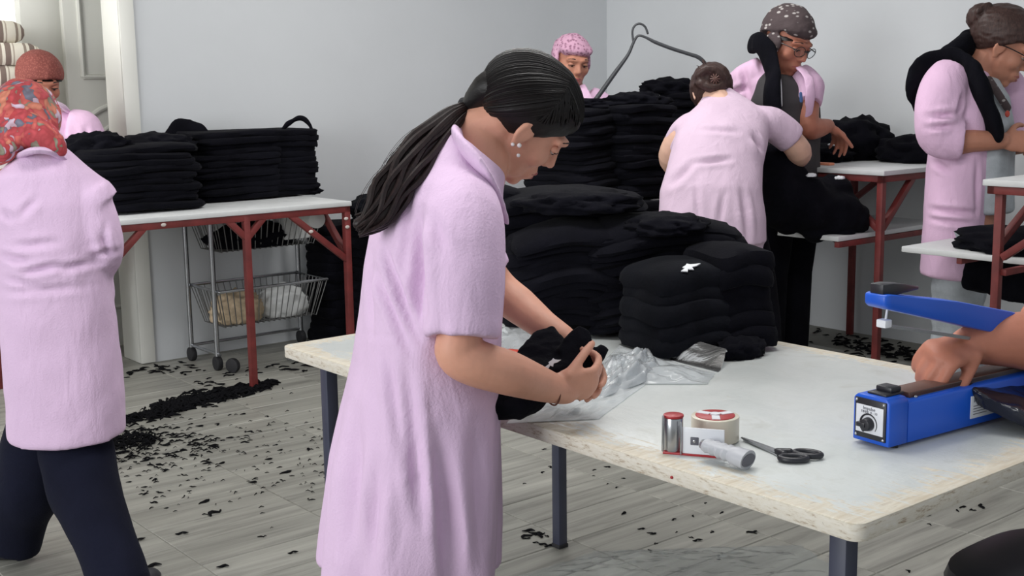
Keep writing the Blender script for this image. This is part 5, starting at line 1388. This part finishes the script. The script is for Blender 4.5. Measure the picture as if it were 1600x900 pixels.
b = MB(); rings_of(b, [(c8 + Vector((0, 0, 0.80)), 0.19, 0.14, 0), (c8 + Vector((0, 0, 1.0)), 0.18, 0.135, 0), (c8 + Vector((0, 0, 1.17)), 0.18, 0.11, 0), (c8 + Vector((0, 0, 1.25)), 0.12, 0.08, 0), (c8 + Vector((0, 0, 1.29)), 0.07, 0.065, 0)], f8)
for sh in (s8, s9):
    b.tube([sh, sh + Vector((0, 0, -0.18))], [0.075, 0.07], n=18)
me = fuse(b, 0.01, 4); wrinkles(me, [], 0.008, 8, 0.6, 2); place(me, 'coat', M['coat2'], w8)
for s in (1, -1):
    shoe('shoe', M['shoe'], c8 + L8 * 0.09 * s, f8, w8)
b = MB(hm8); b.ell((0, -0.014, 0.03), (0.085, 0.106, 0.094), clip=((0, -0.55, 0.8), -0.04)); b.build('hair', M['hairbrown'], w8)

# ---------------------------------------------------------------- things on the packing table
def T(px, py, dz=0.0):
    return atz(px, py, TOP + dz)


# impulse sealer
c0 = T(1388, 706); dirx = Vector((0.826, 0.564, 0)).normalized(); diry = Vector((-dirx.y, dirx.x, 0))
SM = Matrix((dirx, diry, Vector((0, 0, 1)))).transposed().to_4x4(); SM.translation = c0
se = thing('impulse_sealer', 'blue bench-top bag sealer with its arm raised, on the packing table', 'sealer', c0 + dirx * 0.3 + diry * 0.04)
b = MB(SM); Ls = 0.60
b.loft([[(x, 0.0, 0.006), (x, 0.078, 0.006), (x, 0.078, 0.083), (x, 0.070, 0.090), (x, 0.008, 0.090), (x, 0.0, 0.083)] for x in (0.0, 0.05)])
b.loft([[(x, 0.0, 0.006), (x, 0.078, 0.006), (x, 0.078, 0.078), (x, 0.070, 0.080), (x, 0.008, 0.080), (x, 0.0, 0.078)] for x in (0.05, Ls)])
body = b.build('housing', M['blue'], se, 0.003)
for x in (0.03, 0.55):
    for y in (0.012, 0.066):
        b = MB(SM); b.cyl((x, y, 0), (x, y, 0.008), 0.007); b.build('rubber_foot', M['rubber'], se)
b = MB(SM); b.box(-0.003, 0.001, 0.006, 0.072, 0.014, 0.084); fp = b.build('panel_frame', M['blkplastic'], se, 0.001)
b = MB(SM); b.box(-0.0045, -0.002, 0.010, 0.068, 0.024, 0.073); b.build('dial_panel', M['panelwhite'], fp, 0.0005)
for y in (0.010, 0.068):
    for z in (0.018, 0.080):
        b = MB(SM); b.ell((-0.0035, y, z), (0.002, 0.0028, 0.0028)); b.build('screw', M['chrome'], fp)
b = MB(SM); b.cyl((-0.017, 0.040, 0.041), (-0.004, 0.040, 0.041), 0.0105, 0.0125); b.box(-0.019, -0.012, 0.038, 0.056, 0.037, 0.045); kb = b.build('dial_knob', M['blkplastic'], se, 0.001)
b = MB(SM)
b.tube([(-0.0048, 0.040 + 0.0175 * math.cos(a), 0.041 + 0.0175 * math.sin(a)) for a in [math.radians(215 - 14 * k) for k in range(20)]], [0.0006 + 0.0001 * k for k in range(20)], n=6, smooth=False)
b.build('dial_scale', M['blkplastic'], fp)


def text(name, body_, size, m, parent, M_, align='CENTER'):
    cu = bpy.data.curves.new(name, 'FONT'); cu.body = body_; cu.size = size; cu.align_x = align; cu.extrude = 0.0002
    o = bpy.data.objects.new(name, cu); COL.objects.link(o); dg = bpy.context.evaluated_depsgraph_get(); me = bpy.data.meshes.new_from_object(o.evaluated_get(dg))
    bpy.data.objects.remove(o); me.transform(M_); me.transform(Matrix.Translation(-world_loc(parent))); return link(name, me, m, parent)


PM = SM @ Matrix(((0, 0, -1, -0.0048), (-1, 0, 0, 0.040), (0, 1, 0, 0), (0, 0, 0, 1)))
text('panel_lettering', 'Impulse', 0.0085, M['dkgrey'], fp, PM @ Matrix.Translation((0, 0.0655, 0)))
text('panel_lettering', 'TIMER  0 - 10', 0.0062, M['dkgrey'], fp, PM @ Matrix.Translation((0, 0.0595, 0)))
b = MB(SM); b.box(0.012, 0.062, 0.018, 0.060, 0.089, 0.094); b.box(0.030, 0.058, 0.022, 0.056, 0.093, 0.103); b.build('switch_block', M['blkplastic'], se, 0.003)
b = MB(SM); b.box(0.072, 0.43, 0.016, 0.062, 0.079, 0.090); b.build('sealing_strip', M['brown'], se, 0.002)
b = MB(SM); b.box(0.075, 0.425, 0.016, 0.0165, 0.0795, 0.0885); b.build('strip_clamp', M['dkchrome'], se)
b = MB(SM); b.ell((0.085, 0.013, 0.081), (0.004, 0.003, 0.003)); b.build('clamp_screw', M['chrome'], se)
b = MB(SM); b.box(0.225, 0.345, -0.0012, 0.001, 0.020, 0.062); st = b.build('rating_plate', M['panelwhite'], se, 0.0004)
LM = SM @ Matrix(((1, 0, 0, 0.232), (0, 0, -1, -0.0014), (0, 1, 0, 0), (0, 0, 0, 1)))
text('plate_lettering', 'Impulse', 0.011, M['dkgrey'], st, LM @ Matrix.Translation((0, 0.050, 0)), 'LEFT')
for k in range(4):
    b = MB(SM); b.box(0.232, 0.272, -0.0016, 0.0, 0.042 - 0.005 * k, 0.0432 - 0.005 * k); b.build('plate_line', M['dkgrey'], st)
    b = MB(SM); b.box(0.287, 0.337, -0.0016, 0.0, 0.050 - 0.008 * k, 0.0545 - 0.008 * k); b.build('plate_line', M['cream'], st)
A0, A1 = (0.012, 0.040, 0.250), (0.555, 0.040, 0.125)
b = MB(SM)
b.loft([[(x, y0, z - h0), (x, y1, z - h0), (x, y1, z + h1), (x, y0, z + h1)] for x, z, h0, h1, y0, y1 in ((0.0, 0.257, 0.006, 0.012, 0.018, 0.062), (0.012, 0.256, 0.012, 0.014, 0.014, 0.066), (0.20, 0.215, 0.020, 0.022, 0.014, 0.066), (0.36, 0.178, 0.026, 0.022, 0.014, 0.066), (0.56, 0.120, 0.030, 0.020, 0.014, 0.066))])
arm = b.build('arm', M['blue'], se, 0.004)
b = MB(SM); b.loft([[(x, y, z0), (x, -y + 0.08, z0), (x, -y + 0.08, z1), (x, y, z1)] for x, y, z0, z1 in ((0.004, 0.026, 0.268, 0.286), (0.03, 0.024, 0.264, 0.286), (0.06, 0.026, 0.266, 0.282), (0.11, 0.034, 0.266, 0.272))]); b.build('arm_handle', M['blkplastic'], arm, 0.002)
b = MB(SM); b.bar((0.025, 0.04, 0.212), (0.40, 0.04, 0.128), 0.016, 0.006); b.build('press_bar', M['chrome'], arm)
b = MB(SM); b.box(0.018, 0.036, 0.030, 0.050, 0.208, 0.222); b.bar((0.03, 0.04, 0.215), (0.035, 0.04, 0.245), 0.004); b.build('press_clip', M['whitetag'], arm, 0.002)
b = MB(SM); b.box(0.545, 0.59, 0.006, 0.072, 0.07, 0.135); b.build('hinge_block', M['blue'], se, 0.003)

# black garment in a shiny bag being sealed
b = MB(); b.loft([P((1494, 590, 2.19), (1512, 562, 2.30), (1520, 580, 2.31), (1502, 612, 2.20)), P((1530, 614, 2.14), (1556, 566, 2.34), (1564, 592, 2.34), (1540, 642, 2.15)),
                  P((1590, 640, 2.10), (1612, 588, 2.33), (1620, 616, 2.33), (1600, 668, 2.11)), P((1660, 690, 2.06), (1690, 630, 2.3), (1692, 655, 2.3), (1668, 712, 2.07))])
me = fuse(b, 0.005, 3); displace(me, lambda p, n: 0.005 * noise.noise(p * 26))
bagm = simple('black_garment_in_film', (26, 28, 40), 0.22, var=0.3, scale=16, bump=0.5, bscale=40)
o = link('bagged_garment', me, bagm); recentre(o); tag(o, 'black garment in shiny film lying across the sealer under the hand', 'garment')
b = MB(); b.tube(P((1548, 568, 2.345), (1580, 585, 2.33), (1640, 630, 2.30)), 0.004, n=8, flat=0.4); b.build('film_edge', M['film2'], o)

# tape dispenser
td = thing('tape_dispenser', 'hand tape dispenser with a clear tape roll and grey ribbed handle, on the packing table', 'dispenser', T(1100, 705))
rc = T(1117, 688)
b = MB(); b.M = Matrix.Translation(rc); b.cyl((0, 0, 0.002), (0, 0, 0.046), 0.0425, n=40)
rl = b.build('tape_roll', M['cream'], td, 0.002)
b = MB(Matrix.Translation(rc)); b.cyl((0, 0, 0.040), (0, 0, 0.0475), 0.035, n=36); b.build('roll_hub', M['redlabel'], rl, 0.001)
for a0 in (0.4, 2.5, 4.6):
    b = MB(Matrix.Translation(rc) @ Matrix.Rotation(a0, 4, 'Z')); b.box(0.010, 0.0335, -0.007, 0.007, 0.047, 0.0485); b.build('hub_stripe', M['panelwhite'], rl)
b = MB(Matrix.Translation(rc)); b.cyl((0, 0, 0.0475), (0, 0, 0.050), 0.009); b.build('hub_pin', M['panelwhite'], rl)
pl = T(1052, 706)
b = MB(Matrix.Translation(pl)); b.cyl((0, 0, 0.004), (0, 0, 0.062), 0.0165, n=28); b.build('roller', M['chrome'], td, 0.001)
b = MB(Matrix.Translation(pl)); b.cyl((0, 0, 0.0625), (0, 0, 0.067), 0.0175, n=28); b.build('roller_cap', M['redlabel'], td, 0.001)
e0, e1 = T(1036, 708), T(1132, 716)
dx_ = (e1 - e0).normalized(); DM = Matrix((dx_, Vector((-dx_.y, dx_.x, 0)), Vector((0, 0, 1)))).transposed().to_4x4(); DM.translation = e0; Ld = (e1 - e0).length
b = MB(DM); b.box(0, Ld, -0.004, 0.05, 0.0, 0.004); b.build('base_plate', M['redlabel'], td, 0.001)
b = MB(DM); b.box(0.034, Ld, -0.004, -0.001, 0.004, 0.050); fr = b.build('frame_plate', M['panelwhite'], td, 0.001)
b = MB(DM); b.box(0.048, 0.062, -0.0055, -0.003, 0.020, 0.034); b.build('blade_slot', M['dkgrey'], fr, 0.001)
b = MB(DM); b.ell((0.055, -0.006, 0.027), (0.0028, 0.001, 0.0028)); b.build('screw', M['chrome'], fr)
b = MB(DM); b.tube([(0.0, -0.004, 0.006), (0.001, -0.004, 0.066)], 0.0022, n=6, smooth=False); b.tube([(0.032, -0.006, 0.004), (0.032, -0.006, 0.058)], 0.002, n=6, smooth=False); b.build('edge_wire', M['chrome'], td)
h0, h1 = T(1102, 695, 0.027), T(1169, 719, 0.0175); hd = (h1 - h0).normalized()
hx = hd.cross(Vector((0, 0, 1))).normalized(); hz = hx.cross(hd)
def oval(c, ra, rb, n=28):
    return [c + hx * ra * math.cos(2 * math.pi * k / n) + hz * rb * math.sin(2 * math.pi * k / n) for k in range(n)]
rs = []; nr = 13
for k in range(nr + 1):
    c = h0 + (h1 - h0) * (k / nr); bulge = 1.0 if k % 2 else 0.84; t = 0.72 + 0.28 * k / nr
    rs.append(oval(c, 0.0225 * t * (bulge if k < 9 else 1), 0.0165 * t * (bulge if k < 9 else 1)))
b = MB(); b.loft(rs); hn = b.build('handle', M['greyplastic'], td, 0.0)
b = MB(); b.loft([oval(h1 + hd * 0.0002, 0.0190, 0.0110), oval(h1 + hd * 0.0015, 0.0185, 0.0105)]); b.build('handle_opening_shade', M['dkgrey'], hn)  # dark disc on the closed end paints the shade inside a hollow handle
b = MB(); b.loft([oval(h0 - hd * 0.006, 0.010, 0.008), oval(h0 + hd * 0.004, 0.012, 0.009)]); b.build('handle_ferrule', M['chrome'], hn)

# scissors
sc = thing('scissors', 'pair of scissors with black handles lying on the packing table', 'scissors', T(1212, 704))
tip, piv = T(1160, 684, 0.005), T(1212, 704, 0.006); ax_ = (piv - tip).normalized(); sd = Vector((-ax_.y, ax_.x, 0))
for s, dz in ((1, 0.0), (-1, 0.003)):
    z0 = TOP + 0.0015 + dz; b = MB()
    pts = [(tip + sd * 0.002 * s, 0.0012), (tip + ax_ * 0.035 + sd * 0.0015 * s, 0.0045), (piv, 0.0065), (piv + ax_ * 0.015 - sd * 0.004 * s, 0.0055)]
    b.loft([[Vector((p.x + sd.x * w_ * q, p.y + sd.y * w_ * q, z0 + h)) for q, h in ((-1, 0), (1, 0), (1, 0.0025), (-1, 0.0025))] for p, w_ in pts]); b.build('blade', M['chrome'], sc)
    c = T(1240, 716, 0.006) if s == 1 else T(1262, 709, 0.007); ln = (c - piv).normalized()
    b = MB(); b.ring(c, 0.0165, 0.0052, (0, 0, 1), sx=1.35, sy=0.8, xdir=ln if s == -1 else Vector((1, -0.1, 0)), n=30, m=10); b.tube([piv + ax_ * 0.004, piv + (c - piv) * 0.45], [0.0055, 0.0065], n=10, smooth=False); b.build('handle', M['blkplastic'], sc)
b = MB(); b.cyl(piv + Vector((0, 0, -0.004)), piv + Vector((0, 0, 0.003)), 0.003); b.build('pivot_screw', M['chrome'], sc)

# clear bags and film on the packing table
c = [T(940, 585, 0.006), T(1112, 590, 0.006), at(1137, 546, 2.86), at(1018, 512, 3.0)]
b = sheet('clear_bag', None, [T(905, 600, 0.002), T(1105, 600, 0.002), at(1118, 588, 2.62), at(968, 540, 2.86)], 44, 26, 0.014, 3.0, TOP, 0.012, freq=4)
bag = b.build('clear_bag', M['film'], None); tag(bag, 'clear plastic bag with a flat seal band propped against the front stack', 'bag')
b = sheet('seal', None, [at(1022, 560, 2.80), at(1122, 588, 2.63), at(1136, 546, 2.72), at(1018, 512, 2.86)], 24, 10, 0.003, 5.0, TOP, 0.004, freq=2.5, edge_keep=0.4)
sb = b.build('seal_band', M['filmband'], bag)
for (p0, p1) in (((1022, 556, 2.795), (1122, 583, 2.63)), ((1019, 516, 2.855), (1135, 549, 2.715))):
    b = MB(); b.tube([at(*p0), at((p0[0] + p1[0]) / 2, (p0[1] + p1[1]) / 2 + 1, (p0[2] + p1[2]) / 2), at(*p1)], 0.0022, n=6); b.build('seal_ridge', M['filmband'], bag)
b = sheet('crumpled_film', None, [T(925, 628, 0.004), T(1040, 585, 0.004), at(1012, 545, 2.78), at(950, 560, 2.62)], 40, 30, 0.022, 8.0, TOP, 0.02, freq=5)
o = b.build('crumpled_film', M['film'], None); tag(o, 'crumpled shiny clear film beside the packing woman\'s hands', 'film')
b = sheet('film', None, [T(790, 662, 0.001), T(935, 655, 0.001), T(1010, 600, 0.001), T(860, 600, 0.001)], 36, 24, 0.008, 12.0, TOP, 0.002, freq=9)
o = b.build('film_sheet', M['film2'], None); tag(o, 'thin film sheet lying flat under the hands near the table edge', 'film')
q0, q1 = W(1.434, 1.86, TOP + 0.002), W(1.434, 2.06, TOP + 0.002)
b = sheet('flap', None, [W(1.434, 1.83, TOP + 0.003), W(1.434, 2.10, TOP + 0.003), W(1.424, 2.09, TOP - 0.125), W(1.424, 1.82, TOP - 0.105)], 22, 14, 0.010, 21.0, None, 0.0, freq=5)
o = b.build('hanging_film', M['film2'], None); tag(o, 'milky film hanging over the near edge of the packing table', 'film')
b = sheet('floor_film', None, [atz(800, 905, 0.0), atz(1330, 905, 0.0), atz(1250, 852, 0.0), atz(930, 862, 0.0)], 60, 26, 0.018, 31.0, 0.0, 0.008, freq=9)
o = b.build('floor_film', M['floorfilm'], None); tag(o, 'crumpled clear plastic sheet on the floor under the packing table', 'film')
# packed bags behind the held garment
o = lump('packed_bag', bagm, T(812, 545), (0.075, 0.055, 0.016), 91, 0.3, 3); tag(o, 'packed black garment in film lying behind the held garment', 'packet')
b = sheet('packfilm', None, [T(765, 552, 0.012), T(860, 548, 0.012), T(850, 512, 0.03), T(770, 512, 0.03)], 20, 14, 0.012, 41, TOP, 0.012, freq=6); b.build('film_cover', M['film'], o)
o = lump('white_packet', M['paper'], T(795, 520), (0.06, 0.045, 0.015), 92, 0.2, 3); tag(o, 'pale plastic packet behind the film-wrapped garment', 'packet')
o = lump('red_packet', M['redthing'], T(797, 558), (0.032, 0.02, 0.012), 93, 0.2, 3); tag(o, 'small red printed packet showing beside the forearm', 'packet')

# the garment the woman is packing
b = MB()


def slab(pts, t):
    p = [at(*q) for q in pts]; n = (p[1] - p[0]).cross(p[-1] - p[0]).normalized()
    if n.y > 0:
        n = -n
    c = sum(p, Vector((0, 0, 0))) / len(p)
    b.loft([[c + (q - c) * k + n * h for q in p] for k, h in ((0.90, -t), (1.0, -t * 0.5), (1.0, t * 0.5), (0.90, t))])


slab(((786, 590, 2.22), (800, 566, 2.27), (836, 528, 2.33), (866, 516, 2.34), (886, 540, 2.30), (900, 578, 2.23), (880, 592, 2.20), (842, 596, 2.19)), 0.018)
slab(((770, 648, 2.15), (772, 600, 2.20), (800, 590, 2.21), (862, 606, 2.20), (850, 634, 2.17), (812, 650, 2.15)), 0.022)
slab(((866, 556, 2.26), (884, 528, 2.29), (904, 514, 2.30), (924, 524, 2.30), (926, 548, 2.28), (906, 586, 2.235), (890, 588, 2.23)), 0.022)
slab(((896, 588, 2.235), (912, 558, 2.26), (938, 540, 2.29), (950, 548, 2.285), (940, 566, 2.26), (914, 592, 2.235)), 0.016)
me = fuse(b, 0.004, 5); displace(me, lambda p, n: 0.003 * noise.noise(p * 30) + 0.002 * noise.noise(p * 70))
for v in me.vertices:
    q = ROOM.inverted() @ v.co
    if q.x > 1.44 and v.co.z < TOP + 0.002:
        v.co.z = TOP + 0.002
o = link('folded_garment', me, M['black']); recentre(o); tag(o, 'black garment with a white emblem held in the packing woman\'s hands', 'garment')
logo(at(864, 567, 2.20), Vector((1, 0, 0.05)).normalized(), Vector((0.1, 0.5, 1)).normalized(), 0.014, o)
logo(at(842, 574, 2.20), Vector((1, 0, 0.2)).normalized(), Vector((0, 0.5, 1)).normalized(), 0.007, o)

# stool at the lower right
SU, SV, SH = 1.905, 0.89, -0.038
sl = thing('stool', 'black padded stool pushed to the near right of the packing table', 'stool', W(SU, SV, 0))
b = MB(ROOM); rings = []
for z, k in ((0.53, 0.92), (0.545, 0.985), (0.575, 1.0), (0.592, 0.97), (0.60, 0.88), (0.602, 0.6)):
    ring = []
    for i in range(48):
        a = 2 * math.pi * i / 48; c, s_ = math.cos(a), math.sin(a); e = (abs(c) ** 3.2 + abs(s_) ** 3.2) ** (-1 / 3.2)
        ring.append((SU + c * e * 0.185 * k, SV + s_ * e * 0.185 * k, z + SH))
    rings.append(ring)
b.loft(rings); b.build('seat', M['blkplastic'], sl)
b = MB(ROOM); b.box(SU - 0.14, SU + 0.14, SV - 0.14, SV + 0.14, 0.505 + SH, 0.53 + SH); b.build('seat_base', M['navy_steel'], sl, 0.004)
for su in (-1, 1):
    for sv in (-1, 1):
        b = MB(); b.bar(W(SU + su * 0.11, SV + sv * 0.11, 0.515 + SH), W(SU + su * 0.13, SV + sv * 0.13, 0.0), 0.025); b.build('leg', M['navy_steel'], sl, 0.002)

# white mark on the front stack
ls = fs_[-1]; bpy.context.view_layer.update(); wm = ls.matrix_world; best = None
for f_ in ls.data.polygons:
    c = wm @ f_.center; n = (wm.to_3x3() @ f_.normal).normalized(); q = c - CAM; zz = q.dot(FWD)
    d = math.hypot(800 + FOCAL_PX * q.dot(RIGHT) / zz - 1075, 450 - FOCAL_PX * q.dot(UPV) / zz - 416) + (1000 if n.dot(q) > 0 else 0)
    if best is None or d < best[0]:
        best = (d, c, n)
_, c, n = best; xd = (Vector((1, 0.25, 0.3)) - n * n.dot(Vector((1, 0.25, 0.3)))).normalized(); yd = n.cross(xd)
lm = logo(c + n * 0.003, xd, yd, 0.030); lm.data.transform(wm.inverted()); lm.parent = ls

# ---------------------------------------------------------------- black scraps on the floor
sm = []
for k in range(8):
    b = MB(); rg = random.Random(200 + k); n = 5; pts = [Vector((-0.5 + i / (n - 1), rg.uniform(-0.22, 0.22), 0.10 + rg.uniform(0, 0.12))) for i in range(n)]
    b.tube(pts, [0.06] + [rg.uniform(0.10, 0.2) for _ in range(n - 2)] + [0.05], n=6, sub=2, flat=0.6, updir=(0, 0, 1))
    me = b.mesh('fabric_scrap'); me.materials.append(M['scrap']); zmin = min(v.co.z for v in me.vertices); me.transform(Matrix.Translation((0, 0, -zmin))); sm.append(me)
rs_ = random.Random(77)


def floor_ok(p):
    q = ROOM.inverted() @ p; return q.y < WALL_V - 0.02 and q.x < WALL_U - 0.02


spots = []
def scatter(n, cx, cy, sx, sy, tilt, smin, smax, where='between the left table and the packing table'):
    for _ in range(n):
        a, c = rs_.gauss(0, 1), rs_.gauss(0, 1); spots.append((cx + a * sx, cy + c * sy + a * sx * tilt, rs_.uniform(smin, smax), where))
scatter(26, 245, 580, 26, 5, -0.05, 0.03, 0.07, 'under the left end of the left table')
scatter(30, 235, 690, 38, 14, -0.15, 0.018, 0.045, 'beside the pink coat hem of the headscarf woman')
scatter(34, 290, 690, 70, 30, -0.05, 0.012, 0.035, 'just in front of the swept lint ridge')
scatter(16, 350, 590, 30, 8, -0.3, 0.03, 0.06, 'by the trolley castors')
scatter(12, 470, 572, 26, 5, -0.1, 0.04, 0.08, 'right of the red table leg')
scatter(22, 380, 700, 70, 50, 0, 0.012, 0.035)
scatter(14, 230, 765, 40, 16, 0, 0.012, 0.03, 'beside the navy trousers')
scatter(26, 1360, 545, 50, 10, 0.2, 0.03, 0.07, 'below the right table, behind the packing table')
scatter(10, 1250, 510, 30, 6, 0.2, 0.03, 0.05, 'against the right wall under the right table')
scatter(10, 843, 842, 12, 6, 0, 0.02, 0.05, 'at the foot of the packing table middle leg')
scatter(14, 900, 740, 60, 30, 0, 0.012, 0.03, 'seen under the near edge of the packing table')
scatter(14, 1050, 820, 80, 30, 0, 0.012, 0.025, 'above the floor film under the packing table')
scatter(8, 1500, 790, 40, 14, -0.3, 0.015, 0.03, 'right of the packing table near the stool')
singles = [(447, 739, 0.05), (395, 755, 0.03), (335, 802, 0.06), (285, 834, 0.04), (238, 886, 0.05), (348, 887, 0.035), (458, 864, 0.03), (320, 785, 0.05), (216, 845, 0.045), (300, 575, 0.06), (975, 803, 0.03), (1090, 845, 0.03), (1175, 832, 0.04), (1532, 792, 0.04), (1420, 893, 0.02)]
spots += [q + ('between the left table and the packing table' if q[0] < 800 else 'under the packing table',) for q in singles]
nsc = 0
for px, py, s_, where in spots:
    if not (0 < px < 1600 and 480 < py < 900):
        continue
    p = atz(px, py, 0)
    if not floor_ok(p):
        continue
    o = bpy.data.objects.new('fabric_scrap', sm[rs_.randrange(8)]); COL.objects.link(o); o.location = p; k = s_ * 0.95
    o.scale = (k, k, min(k, 0.03)); o.rotation_euler = (0, 0, rs_.gauss(YAW * 0.4, 0.8)); nsc += 1
    tag(o, 'small black fabric scrap on the floor ' + where, 'scrap', 'black scraps ' + where)
# the swept ridge of lint, uncountable
b = MB()
def crumbs(n, cx, cy, sx, sy, tilt, smin, smax, hmax=0.02):
    for _ in range(n):
        a = rs_.uniform(-1.5, 1.5); c = rs_.gauss(0, 1); p = atz(cx + a * sx, cy + c * sy * (1.2 - abs(a) / 2) + a * sx * tilt, 0)
        if not floor_ok(p):
            continue
        s_ = rs_.uniform(smin, smax); th = rs_.gauss(0.3, 0.7); d = Vector((math.cos(th), math.sin(th), 0)); z = rs_.uniform(0.003, hmax)
        b.tube([p - d * s_ + Vector((0, 0, z * 0.4)), p + Vector((rs_.uniform(-1, 1) * s_ * 0.3, rs_.uniform(-1, 1) * s_ * 0.3, z)), p + d * s_ + Vector((0, 0, z * 0.4))], [s_ * 0.12, s_ * 0.24, s_ * 0.1], n=5, smooth=False)
crumbs(520, 330, 622, 58, 5.0, -0.20, 0.012, 0.035)
crumbs(220, 245, 648, 36, 4, -0.2, 0.010, 0.030)
crumbs(200, 205, 690, 26, 9, -0.1, 0.008, 0.022)
crumbs(160, 250, 700, 60, 16, -0.05, 0.006, 0.016, 0.01)
crumbs(120, 400, 605, 20, 3, -0.2, 0.012, 0.03)
crumbs(260, 360, 720, 130, 50, 0, 0.004, 0.010, 0.006)
crumbs(120, 1380, 548, 50, 8, 0.2, 0.012, 0.03, 0.01)
o = b.build('lint_ridge', M['scrap'], None); recentre(o); tag(o, 'swept ridge of black lint and crumbs on the floor under the left table', 'lint', kind='stuff')
